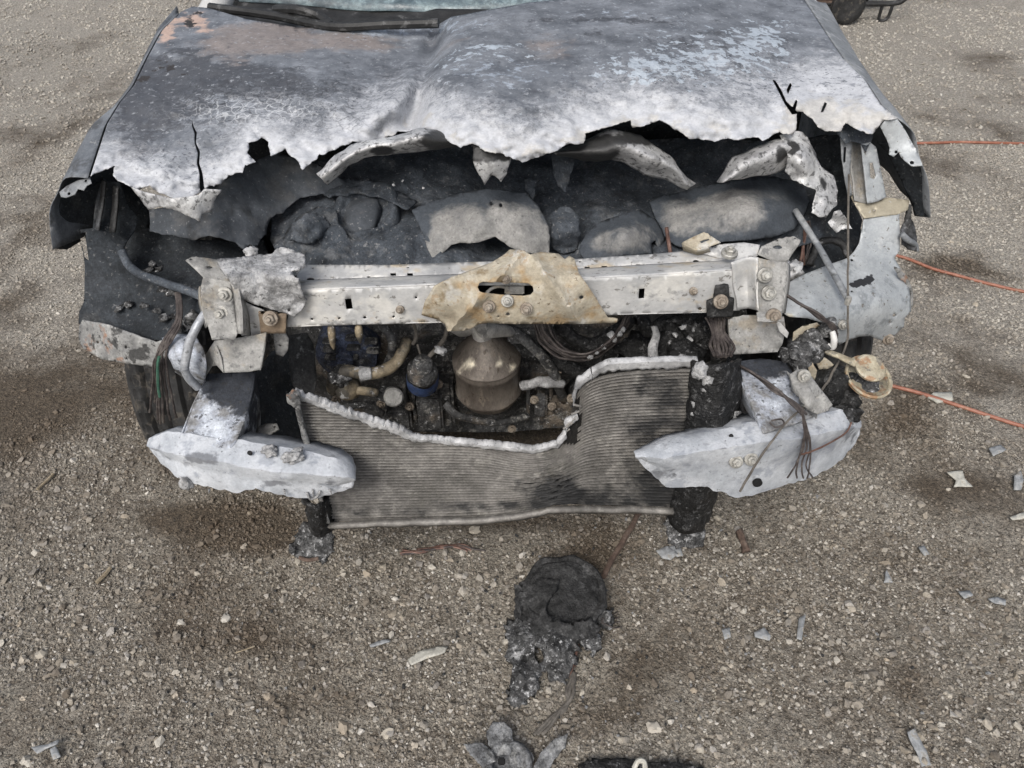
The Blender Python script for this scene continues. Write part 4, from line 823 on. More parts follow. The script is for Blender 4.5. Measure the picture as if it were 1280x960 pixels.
def stub(top, ridge_, low, dt, dr, dl, bolts=(), soot=None, drips=()):
    def fn(m):
        def dense(poly, ds, rag):
            o = []
            for (p, q, d0, d1) in zip(poly, poly[1:], ds, ds[1:]):
                for i in range(8):
                    t = i / 8; x = p[0] + (q[0] - p[0]) * t; y = p[1] + (q[1] - p[1]) * t
                    nv = noise.noise_vector(Vector((x * .11, y * .11, 4))) * rag + noise.noise_vector(Vector((x * .37, y * .37, 8))) * rag * .6
                    o.append(U(x + nv.x * .4, y + nv.y, d0 + (d1 - d0) * t))
            o.append(U(*poly[-1], ds[-1])); return o
        A = dense(top, dt, .8); B = dense(ridge_, dr, .6); Cc = dense(low, dl, 2.6); n_ = len(A)
        A0 = [U(x, y, d) for (x, y), d in zip(top, dt)]; B0 = None
        n_ = len(A) - 1; tp = [math.sin(math.pi * min(1, max(0, (i + .12) / (n_ + .24)))) ** .6 for i in range(n_ + 1)]
        back = [p + Vector((0, .06, -.035)) * k for p, k in zip(A, tp)]; under = [p + Vector((0, .06, .012)) * k for p, k in zip(Cc, tp)]
        mid = [b.lerp(c, .5) + Vector((0, .004, 0)) for b, c in zip(B, Cc)]
        DN = [(.0026, 20), (.0018, 70)]
        patch(m, [back, A], 90, 2, DN); patch(m, [A, B], 90, 3, DN); patch(m, [B, mid, Cc], 90, 4, DN, curved=False); patch(m, [Cc, under], 90, 2, DN)
    def A_mid(A, B): return [a.lerp(b, .5) + Vector((0, -.002, .004)) for a, b in zip(A, B)]
    return part('bumper_beam', 'alu_white', fn, solid=.004, sharp=28, attrs={'grime': gsum(gauss(250, 575, 30, 12, .6), gauss(330, 602, 60, 8, .5), gauss(300, 570, 110, 5, .35), gauss(900, 560, 110, 5, .3), gauss(960, 590, 60, 14, .35), gauss(830, 590, 30, 14, .35), gauss(390, 585, 40, 8, .3), gauss(205, 560, 14, 10, .3), gauss(1010, 540, 40, 14, .35), gauss(900, 600, 40, 8, .45), gauss(1060, 540, 16, 20, .4), gauss(410, 600, 30, 8, .3))})
sl = stub([(187, 550), (212, 541), (250, 546), (294, 552), (340, 559), (384, 566), (420, 575), (434, 583), (442, 594)],
     [(186, 556), (206, 563), (246, 572), (290, 580), (340, 589), (384, 592), (415, 594), (432, 596), (444, 598)],
     [(190, 562), (203, 577), (226, 593), (256, 607), (296, 612), (320, 608), (360, 617), (400, 620), (442, 606)],
     [1.06, 1.05, 1.03, 1.015, 1.0, .99, .98, .975, .97], [1.05, 1.02, .99, .97, .955, .945, .945, .95, .96], [1.055, 1.035, 1.0, .985, .972, .962, .96, .96, .965])
pieces('melted_drip', 'melt_white', sl, lambda m: lump(m, U(232, 603, .99), (.014, .01, .016), .5), lambda m: lump(m, U(337, 563, .985), (.012, .012, .008), .6), lambda m: lump(m, U(367, 571, .97), (.018, .012, .012), .7),
     *[(lambda m, x=x, l=l: tube(m, [U(x, 612, .95), U(x + random.uniform(-3, 3), 612 + l, .95)], lambda t: .0018 * (1 - t) + .0005, 6, 3, .001)) for x, l in [(355, 7), (391, 12), (412, 6), (262, 5)]],
     lambda m: tube(m, poly3([(384, 616, .95), (388, 624, .95), (397, 620, .95), (400, 614, .95)]), .0022, 6), sharp=0)
sr = stub([(793, 568), (837, 553), (893, 541), (949, 529), (1017, 521), (1051, 514), (1066, 520), (1074, 527)],
     [(795, 571), (832, 572), (890, 562), (950, 553), (1010, 546), (1050, 536), (1066, 534), (1075, 533)],
     [(798, 574), (834, 607), (880, 606), (925, 619), (985, 604), (1020, 592), (1050, 574), (1073, 542)],
     [.97, .98, .99, 1.0, 1.02, 1.04, 1.06, 1.08], [.96, .945, .945, .95, .965, .99, 1.02, 1.06], [.965, .962, .962, .966, .98, 1.0, 1.03, 1.06])
bolt(920, 577, .948, sr, r=.0085); bolt(939, 574, .948, sr, r=.0085)
def disc_hole(px, py, d, r, ax, parent): return part('beam_hole', 'hole_dark', lambda m: lathe(m, [(.0001, .001), (r, .001), (r, -.004)], U(px, py, d), ax, 14), parent)
disc_hole(947, 604, .955, .009, (0, -1, .1), sr); disc_hole(914, 545, .972, .004, (0, -.5, .8), sr); disc_hole(312, 566, .98, .004, (0, -.5, .8), sl)

# ---- radiator: bent tubes, fins, molten rim
TORN = [(368, 491), (379, 497), (393, 500), (413, 508), (436, 517), (452, 522), (472, 529), (495, 535), (509, 543), (520, 549), (537, 550), (593, 555), (638, 559), (669, 564), (696, 556), (707, 543), (707, 530), (722, 519), (727, 504), (717, 500), (721, 479), (740, 466), (761, 455), (820, 452), (872, 452)]
TX = [360, 395, 500, 600, 655, 690, 712, 730, 755, 800, 880]
YB = [653, 653, 650, 647, 640, 632, 630, 631, 632, 633, 635]
YT = [499, 500, 502, 506, 528, 528, 506, 482, 470, 464, 461]
def mono(xs, ys, x):
    n = len(xs)
    k = max(0, min(n - 2, next((i for i in range(n - 1) if x <= xs[i + 1]), n - 2)))
    h = xs[k + 1] - xs[k]; t = (x - xs[k]) / h
    def sl_(i):
        if i <= 0 or i >= n - 1: return 0
        return (ys[i + 1] - ys[i - 1]) / (xs[i + 1] - xs[i - 1])
    a, b = sl_(k) * h, sl_(k + 1) * h
    return (2 * t ** 3 - 3 * t * t + 1) * ys[k] + (t ** 3 - 2 * t * t + t) * a + (-2 * t ** 3 + 3 * t * t) * ys[k + 1] + (t ** 3 - t * t) * b
def tube_y(x, t): return mono(TX, YB, x) * (1 - t) + mono(TX, YT, x) * t
def rad_d(x, y):
    return 1.05 - .025 * math.exp(-((x - 690) / 45) ** 2) * cl((y - 520) / 60) + .012 * math.exp(-((x - 520) / 90) ** 2) + .0 * y
tornp = [(p[0], p[1]) for p in TORN]
def torn_top(x):   # highest allowed pixel row at column x (lowest point of the tear where it folds over itself)
    best = 1e9
    ys = []
    for a, b in zip(tornp, tornp[1:]):
        if min(a[0], b[0]) <= x <= max(a[0], b[0]):
            t = 0 if a[0] == b[0] else (x - a[0]) / (b[0] - a[0]); ys.append(a[1] + (b[1] - a[1]) * t)
    return min(ys) if ys else 452
crum = lambda x, y: math.exp(-((x - 692) / 36) ** 2 - ((y - 606) / 26) ** 2)
core_out = [(p[0], p[1] + 3) for p in TORN[1:-1]] + [(866, 455), (858, 520), (850, 580), (840, 633), (760, 632), (712, 630), (690, 632), (655, 640), (600, 646), (500, 649), (410, 652), (400, 610), (388, 560), (374, 505)]
rad_soot = gsum(gauss(690, 610, 50, 20, .8), gauss(640, 632, 120, 8, .5), gauss(830, 500, 60, 60, .5), gauss(850, 600, 60, 50, .55), gauss(800, 560, 70, 80, .25), gauss(760, 625, 80, 16, .5), gauss(430, 600, 40, 40, .3), gauss(500, 640, 90, 8, .4))
rad = part('radiator', 'fin_core', lambda m: plate(m, core_out, lambda x, y: rad_d(x, y) + .006, (), 8, disp=[(.002, 20)]), solid=.014, sharp=0, attrs={'soot': rad_soot})
mf = MATS['fin_core']; t_ = mf.node_tree; tcn = [n for n in t_.nodes if n.type == 'TEX_COORD'][0]
wv = t_.nodes.new('ShaderNodeTexWave'); wv.wave_type = 'BANDS'; wv.bands_direction = 'X'; wv.inputs['Scale'].default_value = 120; wv.inputs['Distortion'].default_value = 1.2; wv.inputs['Detail'].default_value = 2; wv.inputs['Detail Scale'].default_value = 6
t_.links.new(tcn.outputs['Object'], wv.inputs['Vector'])
bp = t_.nodes.new('ShaderNodeBump'); bp.inputs['Strength'].default_value = .9; bp.inputs['Distance'].default_value = .004
t_.links.new(wv.outputs['Fac'], bp.inputs['Height']); t_.links.new(bp.outputs[0], t_.nodes['Principled BSDF'].inputs['Normal'])
NT = 42
for k in range(NT):
    t = (k + .3) / NT; runs = []; cur = []
    x0 = 407 - 37 * t; x1 = 842 + 30 * t; nst = 110
    for i in range(nst + 1):
        x = x0 + (x1 - x0) * i / nst; y = tube_y(x, t)
        c = crum(x, y); y += c * 5 * noise.noise(Vector((x * .07, k * .8, 3))) + c * 3 * noise.noise(Vector((x * .2, k * 1.7, 5))) + .5 * noise.noise(Vector((x * .02, k, 0)))
        blocked = y < torn_top(x) + 3 + 2 * noise.noise(Vector((x * .3, k, 9))) or (700 < x < 724 and 482 < y < 556 and x < 724 - 10 * noise.noise(Vector((k * 2.1, 0, 0))) and not (y < 500 and x > 718))
        if blocked:
            if len(cur) > 2: runs.append(cur)
            cur = []
        else:
            cur.append(U(x, y, rad_d(x, y) - .001 + c * .006 * noise.noise(Vector((x * .1, k * 1.3, 1)))))
    if len(cur) > 2: runs.append(cur)
    if not runs: continue
    for P in runs:
        m = MB(); V = []; h = .0008
        for p in P: V += [p + Vector((0, 0, h)), p + Vector((0, -.0012, 0)), p + Vector((0, 0, -h)), p + Vector((0, .010, -h)), p + Vector((0, .010, h))]
        n = len(P); m.add(V, [(i * 5 + s, i * 5 + (s + 1) % 5, (i + 1) * 5 + (s + 1) % 5, (i + 1) * 5 + s) for i in range(n - 1) for s in range(5)] + [(4, 3, 2, 1, 0), tuple(range((n - 1) * 5, n * 5))])
        m.build('tube', 'rad_tube', rad, attrs={'soot': rad_soot}, sharp=60)
# molten rim along the tear, and the headers at both ends
def rim(seg, w, amp, name='melted_rim', d0=0):
    top = densify([(p[0], p[1]) for p in seg], 1.6, 0, 0, closed=False)
    def fn(m):
        A = []; B = []; Bk = []
        for x, y in top:
            j = amp * (2.4 * noise.noise(Vector((x * .16, y * .16, 2))) + 1.6 * noise.noise(Vector((x * .55, y * .55, 5))))
            if 405 < x < 530: j += ((x * .062 + .25 * noise.noise(Vector((x * .03, 0, 0)))) % 1.0) * (3 + 3 * noise.noise(Vector((x * .05, 3, 1)))) - 1.5     # broken steps
            ww = w * (1 + .5 * noise.noise(Vector((x * .13, 7, y * .13))))
            d = rad_d(x, y) - .006 + d0
            A.append(U(x + j * .3, y + j * .8, d)); B.append(U(x, y + ww, d + .003)); Bk.append(U(x, y + j * .8 - 1.5, d) + Vector((0, .011, .0)))
        n = max(10, len(top)); patch(m, [Bk, A], n, 2, [(.0015, 35), (.0018 * amp + .0003, 130)]); patch(m, [A, B], n, 3, [(.0015, 35), (.0018 * amp + .0003, 130)])
    return part(name, 'rim_white', fn, rad, solid=.0015, sharp=25)
rim(TORN[:10], 6, 1.2); rim(TORN[9:15], 3.5, .7); rim(TORN[14:18], 5, 1.2); rim(TORN[19:22], 8, .8); rim(TORN[21:], 8, .25)
# torn tube ends left standing on the stepped tear
pieces('torn_tube_end', 'rad_tube', rad, *[(lambda m, x=x, y=y, dx=dx, dy=dy: tube(m, [U(x, y, 1.045), U(x + dx, y + dy, 1.04)], .0022, 6, 2)) for x, y, dx, dy in [(722, 520, -14, 12), (716, 528, -12, 8), (712, 536, -11, 9), (706, 544, -10, 8), (702, 548, -9, 8), (724, 514, -10, 4), (726, 508, -8, -2)]])
part('header', 'lip_grey', lambda m: (patch(m, [poly3([(366, 492, 1.03), (371, 520, 1.03), (382, 560, 1.03), (396, 620, 1.03), (406, 654, 1.03)]), poly3([(372, 494, 1.028), (378, 520, 1.028), (389, 560, 1.028), (402, 620, 1.028), (412, 654, 1.028)]), poly3([(374, 494, 1.07), (380, 520, 1.07), (391, 560, 1.07), (404, 620, 1.07), (414, 654, 1.07)])], 20, 2, [(.004, 30)]), lump(m, U(368, 498, 1.03), (.012, .012, .016), .4)), rad, solid=.004, sharp=0)
part('lower_edge', 'rad_tube', lambda m: patch(m, [poly3([(409, 652, 1.04), (500, 649, 1.04), (600, 646, 1.04), (655, 640, 1.035), (690, 632, 1.03), (760, 632, 1.04), (842, 634, 1.04)]), poly3([(409, 655, 1.045), (500, 652, 1.045), (600, 649, 1.045), (655, 643, 1.04), (690, 635, 1.035), (760, 635, 1.045), (842, 637, 1.045)])], 40, 1, [(.003, 30)]), rad, solid=.012, sharp=0)
# charred side tanks
def ribbed(m, rows, amp, n, nx=14, ny=30):
    rr = [resample(r, ny) for r in rows]; G = []
    for j in range(ny + 1):
        line = []
        for i in range(nx + 1):
            s = i / nx * (len(rr) - 1); k = min(len(rr) - 2, int(s)); p = rr[k][j].lerp(rr[k + 1][j], s - k)
            p = p + Vector((0, -1, .2)) * (amp * math.sin(j / ny * n * 6.28 + .9 * noise.noise(p * 20)) * (.6 + .6 * noise.noise(p * 15 + Vector((5, 5, 5))))) + noise.noise_vector(p * 28) * .008 + noise.noise_vector(p * 90) * .003
            p = p + Vector((0, -.028 * math.sin(math.pi * i / nx), 0)); line.append(p)
        G += line
    W = nx + 1; m.add(G, [(j * W + i, j * W + i + 1, (j + 1) * W + i + 1, (j + 1) * W + i) for j in range(ny) for i in range(nx)])
tank = part('side_tank', 'char', lambda m: ribbed(m, [poly3([(866, 449, 1.045), (862, 490, 1.045), (856, 545, 1.045), (846, 600, 1.045), (840, 650, 1.05)]), poly3([(896, 440, 1.05), (893, 490, 1.04), (888, 545, 1.04), (872, 600, 1.04), (862, 650, 1.045)]), poly3([(922, 446, 1.09), (922, 490, 1.08), (918, 540, 1.08), (896, 600, 1.08), (884, 652, 1.08)])], .004, 11), solid=.008, sharp=0)
pieces('melted_drip', 'melt_white', tank, lambda m: lump(m, U(876, 464, 1.02), (.014, .012, .018), .5), lambda m: lump(m, U(884, 473, 1.02), (.012, .01, .012), .4), lambda m: lump(m, U(881, 486, 1.02), .006, .5), lambda m: tube(m, poly3([(866, 502, 1.03), (869, 512, 1.03), (868, 517, 1.03), (864, 516, 1.03)]), .004, 8, 4, .002), lambda m: lump(m, U(914, 505, 1.05), (.008, .008, .018), .6), lambda m: lump(m, U(909, 522, 1.045), (.022, .008, .010), .8), lambda m: lump(m, U(922, 498, 1.08), (.014, .006, .006), .4),
     lambda m: lump(m, U(888, 540, 1.04), (.03, .008, .006), .9), lambda m: lump(m, U(880, 516, 1.035), (.016, .006, .006), .9), sharp=0)
part('side_tank', 'char', lambda m: ribbed(m, [poly3([(382, 618, 1.045), (386, 636, 1.05), (390, 656, 1.055)]), poly3([(398, 618, 1.04), (402, 636, 1.04), (404, 656, 1.045)]), poly3([(408, 618, 1.06), (413, 636, 1.06), (417, 656, 1.065)])], .002, 3, 8, 10), solid=.008, sharp=0)
ft = part('support_foot', 'char_ash', lambda m: plate(m, [(376, 656), (390, 652), (415, 656), (416, 672), (414, 690), (408, 702), (392, 698), (374, 698), (362, 690), (368, 676)], [(376, 656, 1.06), (415, 656, 1.06), (392, 698, 1.02)], (), 4, rag=2, disp=[(.012, 25), (.005, 80)]), solid=.01, sharp=0)
part('rusty_edge', 'rust_rod', lambda m: tube(m, poly3([(374, 697, 1.018), (385, 700, 1.012), (398, 698, 1.015)]), .004), ft)
pieces('melted_drip', 'char_ash', ft, lambda m: lump(m, U(405, 700, 1.02), .007, .5), lambda m: lump(m, U(366, 687, 1.03), .008, .6), lambda m: lump(m, U(381, 627, 1.035), (.006, .006, .008), .5), sharp=0)
part('support_foot', 'char_ash', lambda m: (plate(m, [(838, 640), (862, 644), (880, 650), (882, 666), (879, 684), (862, 685), (842, 683), (834, 668), (832, 650)], [(838, 640, 1.07), (880, 650, 1.07), (862, 685, 1.03)], (), 4, rag=2, disp=[(.012, 25), (.005, 80)]),), solid=.01, sharp=0)

# ---- inner aprons
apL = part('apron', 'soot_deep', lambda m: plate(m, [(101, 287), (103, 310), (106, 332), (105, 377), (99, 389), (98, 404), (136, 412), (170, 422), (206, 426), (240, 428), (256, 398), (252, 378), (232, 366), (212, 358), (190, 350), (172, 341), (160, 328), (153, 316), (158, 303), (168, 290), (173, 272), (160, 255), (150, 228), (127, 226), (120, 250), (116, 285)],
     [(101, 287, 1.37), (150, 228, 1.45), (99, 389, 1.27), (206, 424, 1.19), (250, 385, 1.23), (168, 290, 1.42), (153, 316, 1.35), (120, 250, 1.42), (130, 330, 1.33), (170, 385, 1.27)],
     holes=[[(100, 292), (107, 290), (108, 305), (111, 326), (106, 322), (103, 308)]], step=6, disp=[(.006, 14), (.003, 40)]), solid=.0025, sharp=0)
pieces('strut', 'fender_black', apL, lambda m: patch(m, [poly3([(127, 225, 1.43), (124, 255, 1.41), (118, 286, 1.38)]), poly3([(131, 227, 1.42), (128, 256, 1.40), (122, 288, 1.37)])], 8, 1), lambda m: patch(m, [poly3([(141, 232, 1.43), (140, 258, 1.41), (136, 290, 1.375)]), poly3([(147, 234, 1.42), (146, 260, 1.40), (143, 290, 1.37)])], 8, 1), solid=.004)
pieces('debris_crumb', 'char_ash', apL, *[(lambda m, x=x, y=y, d=d: lump(m, U(x, y, d), (random.uniform(.006, .014), .008, random.uniform(.004, .008)), .8, sub=2)) for x, y, d in [(190, 330, 1.32), (198, 336, 1.32), (186, 338, 1.31), (204, 362, 1.26), (214, 366, 1.25), (232, 362, 1.25), (180, 382, 1.25), (196, 388, 1.24), (206, 398, 1.22), (160, 380, 1.27), (218, 396, 1.21), (236, 402, 1.19), (224, 410, 1.19), (150, 384, 1.27), (240, 392, 1.21)]], sharp=0)
part('crumpled_foil', 'melt_white', lambda m: plate(m, [(228, 398), (238, 390), (248, 393), (247, 408), (240, 420), (230, 416)], 1.19, (), 3, rag=1.5, disp=[(.012, 50)]), apL, solid=.001, sharp=0)
part('apron_lip', 'lip_grey', lambda m: (plate(m, [(103, 400), (136, 406), (165, 417), (195, 428), (206, 424), (214, 436), (206, 446), (197, 459), (160, 455), (127, 449), (104, 436), (98, 424), (99, 408)], [(103, 400, 1.245), (206, 424, 1.17), (197, 459, 1.165), (104, 436, 1.235), (150, 432, 1.19)], [circ(122, 428, 2, 1.6, 8), circ(157, 434, 2, 2.6, 8), circ(158, 448, 1.6, 1.4, 8)], 6, rag=.6, disp=[(.003, 25)])), apL, solid=.003, sharp=0)
part('rail_end', 'alu_sooty', lambda m: patch(m, [poly3([(205, 424, 1.18), (222, 420, 1.18), (244, 420, 1.17)]), poly3([(208, 440, 1.14), (228, 436, 1.13), (256, 444, 1.12)]), poly3([(216, 456, 1.14), (236, 464, 1.13), (258, 468, 1.12)]), poly3([(222, 464, 1.2), (240, 478, 1.2), (256, 480, 1.2)])], 14, 4, [(.004, 25)]), apL, solid=.003, sharp=0, attrs={'soot': gauss(240, 425, 20, 10, .6)})
part('pipe', 'alu_pipe', lambda m: tube(m, poly3([(256, 392, 1.13), (246, 408, 1.11), (237, 428, 1.10), (231, 458, 1.09), (236, 472, 1.09), (247, 484, 1.10)]), .0075, 12, 6, .0008), apL)
part('hose', 'soot', lambda m: tube(m, poly3([(152, 314, 1.33), (160, 330, 1.31), (174, 342, 1.28), (200, 352, 1.25), (225, 360, 1.22), (252, 370, 1.19)]), .008, 10, 6, .0012), apL)
wl = []
for i in range(9):
    o = random.uniform(-7, 7); o2 = random.uniform(-8, 8); e = random.uniform(-16, 12)
    wl.append(lambda m, o=o, o2=o2, e=e: tube(m, poly3([(222 + o * .5, 366, 1.22), (224 + o * .6, 398, 1.18), (208 + o, 428, 1.14), (200 + o2, 452 + e * .3, 1.13), (202 + o2 * 1.6, 485 + e, 1.14), (204 + o2 * 2.3, 515 + e * 2, 1.15)]), .0022, 6, 6, .002))
pieces('burnt_wire', 'wire_dark', apL, *wl)
pieces('burnt_wire', 'wire_green', apL, lambda m: tube(m, poly3([(199, 446, 1.12), (197, 462, 1.12), (198, 482, 1.125), (200, 496, 1.13)]), .0026, 6, 5, .001))
apR = part('apron', 'galva', lambda m: plate(m, [(980, 356), (1000, 345), (1030, 333), (1060, 322), (1068, 314), (1074, 304), (1077, 288), (1080, 272), (1102, 268), (1124, 267), (1125, 290), (1125, 313), (1118, 322), (1127, 338), (1136, 355), (1138, 372), (1139, 389), (1131, 398), (1130, 408), (1118, 420), (1108, 428), (1098, 424), (1088, 420), (1074, 421), (1062, 425), (1049, 431), (1040, 412), (1034, 405), (1010, 398), (987, 396), (980, 392)],
     [(984, 352, 1.27), (1030, 333, 1.30), (1060, 322, 1.33), (1079, 273, 1.39), (1123, 268, 1.39), (1126, 320, 1.35), (1050, 365, 1.235), (1062, 385, 1.205), (1100, 350, 1.29), (1100, 368, 1.245), (1135, 358, 1.30), (1138, 389, 1.265), (1108, 428, 1.25), (1049, 431, 1.19), (1070, 405, 1.20), (1110, 395, 1.235), (982, 392, 1.18), (1000, 375, 1.20)],
     [circ(1065, 325, 2, 1.6, 8), circ(1065, 364, 1.6, 1.3, 8), circ(1118, 394, 2.4, 2.2, 8), circ(1112, 403, 1.2, 1.2, 8)], 5, rag=.4, disp=[(.003, 16)]), solid=.002, sharp=0,
     attrs={'peel': gsum(gauss(1076, 354, 13, 5, .85), gauss(1086, 347, 8, 7, .8), gauss(1066, 356, 6, 3, .7)), 'tan': gsum(gauss(1090, 265, 40, 10, .7), gauss(1110, 424, 8, 6, .9), gauss(1070, 330, 14, 12, .4), gauss(990, 400, 10, 20, .4))})
bolt(1110, 424, 1.245, apR, r=.008, mat='bolt_rust'); bolt(1054, 406, 1.185, apR, r=.007)
part('lamp_bracket', 'galva', lambda m: (plate(m, [(1062, 242), (1086, 252), (1110, 247), (1137, 250), (1135, 262), (1122, 268), (1102, 270), (1080, 273), (1070, 258)], [(1062, 242, 1.43), (1137, 250, 1.41), (1090, 272, 1.385)], [circ(1093, 263, 1.6, 1.2, 8)], 5, disp=[(.002, 30)]),), apR, solid=.002, sharp=0, attrs={'tan': lambda x, y: .9, 'peel': lambda x, y: 0})
part('bracket_leg', 'galva', lambda m: plate(m, [(1076, 180), (1088, 178), (1095, 184), (1101, 212), (1108, 246), (1097, 252), (1084, 254), (1080, 215)], [(1076, 180, 1.44), (1095, 184, 1.44), (1097, 252, 1.40)], [[(1087, 204), (1091, 203), (1095, 220), (1093, 224), (1088, 222)]], 4, rag=.4), apR, solid=.002, sharp=0)
part('bracket_leg', 'fender_grey', lambda m: plate(m, [(1050, 166), (1060, 168), (1066, 172), (1064, 195), (1062, 225), (1066, 244), (1060, 246), (1056, 224), (1052, 195)], [(1050, 166, 1.46), (1066, 172, 1.46), (1062, 246, 1.42)], [[(1055, 184), (1058, 184), (1057, 203), (1054, 203)]], 4, rag=.5), apR, solid=.002, sharp=0)
part('bracket_leg', 'bracket_steel', lambda m: patch(m, [poly3([(1064, 176, 1.47), (1064, 210, 1.45), (1068, 250, 1.41)]), poly3([(1072, 180, 1.48), (1074, 212, 1.46), (1080, 254, 1.41)]), poly3([(1080, 184, 1.46), (1083, 214, 1.44), (1086, 254, 1.40)])], 10, 3, [(.003, 25)]), apR, solid=.002, sharp=0)
part('hanging_shred', 'soot', lambda m: plate(m, [(1044, 160), (1060, 154), (1078, 163), (1092, 168), (1088, 178), (1082, 190), (1076, 180), (1066, 176), (1056, 180), (1050, 172)], [(1044, 160, 1.46), (1092, 168, 1.46), (1080, 188, 1.43)], (), 4, rag=1.5, disp=[(.008, 30)]), apR, solid=.002, sharp=0)
part('rolled_edge', 'fender_black', lambda m: plate(m, [(1134, 254), (1140, 256), (1139, 272), (1143, 282), (1146, 296), (1146, 314), (1136, 312), (1128, 306), (1126, 290), (1130, 276)], [(1134, 254, 1.42), (1146, 296, 1.38), (1128, 306, 1.37)], (), 4, rag=1, disp=[(.008, 30)]), apR, solid=.003, sharp=0)
part('rolled_edge', 'fender_grey', lambda m: tube(m, poly3([(1128, 292, 1.36), (1136, 300, 1.36), (1144, 305, 1.37), (1146, 313, 1.37)]), .006, 8, 5, .003), apR, sharp=0)
part('lip_tear', 'lip_grey', lambda m: plate(m, [(1118, 334), (1126, 336), (1134, 346), (1140, 360), (1142, 380), (1136, 392), (1138, 370), (1132, 354), (1122, 346)], 1.30, (), 4, rag=1), apR, solid=.002, sharp=0)
part('prop_rod', 'fender_grey', lambda m: tube(m, poly3([(994, 263, 1.40), (1020, 303, 1.32), (1040, 338, 1.25), (1060, 374, 1.19)]), .0065, 10, 3), sharp=0)
part('cable', 'wire_grey', lambda m: tube(m, poly3([(1061, 218, 1.42), (1060, 290, 1.30), (1060, 345, 1.22), (1060, 376, 1.185), (1060, 400, 1.17), (1058, 430, 1.15), (1046, 455, 1.11), (1030, 484, 1.06), (1006, 508, 1.0), (984, 527, .96), (955, 565, .935), (925, 614, .93)]), .0022, 6, 8, .0012))
part('cable_clip', 'bolt_steel', lambda m: lathe(m, [(.005, -.008), (.006, 0), (.005, .008)], U(1060, 376, 1.182), (0, 0, 1), 10))
for i in range(7):
    part('burnt_wire', 'wire_copper' if i < 4 else 'wire_dark', lambda m: tube(m, poly3([(1008 + random.uniform(-4, 4), 276, 1.42), (1010 + random.uniform(-6, 6), 300, 1.40), (1006 + random.uniform(-8, 8), 332, 1.37)]), .002, 6, 5, .002))
pieces('burnt_wire', 'wire_dark', car, *[(lambda m, k=k: tube(m, poly3([(980 + k, 366 + k, 1.16), (1000 + k, 380 + k * .5, 1.14), (1024, 394 + k, 1.12), (1038 + k, 406, 1.12), (1046, 420 + k, 1.12)]), .0026, 6, 6, .0015)) for k in (0, 2, 4, -2)])
pieces('burnt_wire', 'wire_dark', car, *[(lambda m, k=k: tube(m, poly3([(914, 452, 1.10), (940 + k, 466 + k, 1.05), (966, 484 + k, 1.02), (988 + k, 502, .99), (1004 + k, 518, .965)]), .0022, 6, 6, .002)) for k in (0, 2, -2, 4)])
pieces('burnt_wire', 'wire_dark', car, *[(lambda m, a=a, b=b, c=c: tube(m, poly3([(1002, 512, .965), (1006 + a * .4, 540, .955), (1004 + a, 562, .95), (1000 + b, 582, .945), (998 + c, 598, .945)]), .0016, 5, 6, .0018)) for a, b, c in [(0, -6, -14), (8, 8, 18), (4, 2, 6), (10, 12, 10), (-2, -4, -2)]])
part('burnt_wire', 'wire_copper', lambda m: tube(m, poly3([(1064, 528, 1.0), (1058, 540, .985), (1040, 552, .965), (1020, 562, .952), (1002, 568, .945)]), .0018, 5, 6, .001))
part('burnt_wire', 'wire_dark', lambda m: tube(m, poly3([(962, 528, .95), (970, 534, .945), (980, 530, .945), (976, 524, .95), (964, 526, .95)]), .0016, 5, 6, .001))
# charred remains behind the right rail end: sensor, horn, tan disc
sen = part('sensor_body', 'bracket_steel', lambda m: (plate(m, [(987, 468), (996, 462), (1006, 461), (1014, 470), (1024, 484), (1034, 496), (1041, 506), (1036, 513), (1022, 518), (1012, 512), (1002, 496), (992, 482)], [(987, 468, 1.05), (1041, 506, 1.0), (1010, 490, 1.0), (1022, 518, .985), (1006, 461, 1.06)], [circ(1022, 497, 2, 2, 8)], 4, disp=[(.003, 40)])), solid=.022, sharp=40)
bolt(1005, 470, 1.03, sen, r=.008)
pieces('char_lump', 'char', car, lambda m: lump(m, U(1042, 480, 1.10), (.042, .03, .035), .5), lambda m: lump(m, U(1052, 496, 1.09), (.035, .03, .03), .6), lambda m: lump(m, U(1030, 470, 1.11), (.03, .03, .02), .5), lambda m: lump(m, U(1060, 516, 1.05), (.022, .02, .016), .6), sharp=0)
pieces('ash_lump', 'char_ash', car, lambda m: lump(m, U(1004, 440, 1.12), (.05, .03, .018), .6), lambda m: lump(m, U(1016, 430, 1.13), (.03, .02, .02), .6), lambda m: lump(m, U(1036, 410, 1.14), (.016, .016, .02), .5), lambda m: lump(m, U(1056, 518, 1.04), (.022, .012, .008), .8), lambda m: lump(m, U(990, 446, 1.11), (.02, .02, .012), .7), sharp=0)
part('tan_plate', 'rust_tan', lambda m: plate(m, [(990, 432), (992, 416), (1004, 408), (1022, 404), (1026, 408), (1004, 416), (998, 434)], 1.15, (), 4), solid=.003)
part('white_clip', 'body_white', lambda m: tube(m, poly3([(1040, 414, 1.12), (1043, 424, 1.11), (1041, 434, 1.11), (1034, 432, 1.115)]), .006, 8, 5, .002), sharp=0)
part('tan_arm', 'tan_disc', lambda m: patch(m, [poly3([(1028, 436, 1.12), (1056, 446, 1.10), (1082, 454, 1.09), (1094, 460, 1.09)]), poly3([(1030, 442, 1.11), (1056, 454, 1.09), (1080, 464, 1.08), (1092, 466, 1.08)])], 14, 2, [(.002, 40)]), solid=.006, sharp=0)
tdisc = part('tan_ring', 'tan_disc', lambda m: lathe(m, [(.046, 0), (.047, .004), (.043, .006), (.040, .003), (.040, -.001), (.046, -.002), (.046, 0)], U(1085, 472, 1.09), (.15, -.35, .92), 36))
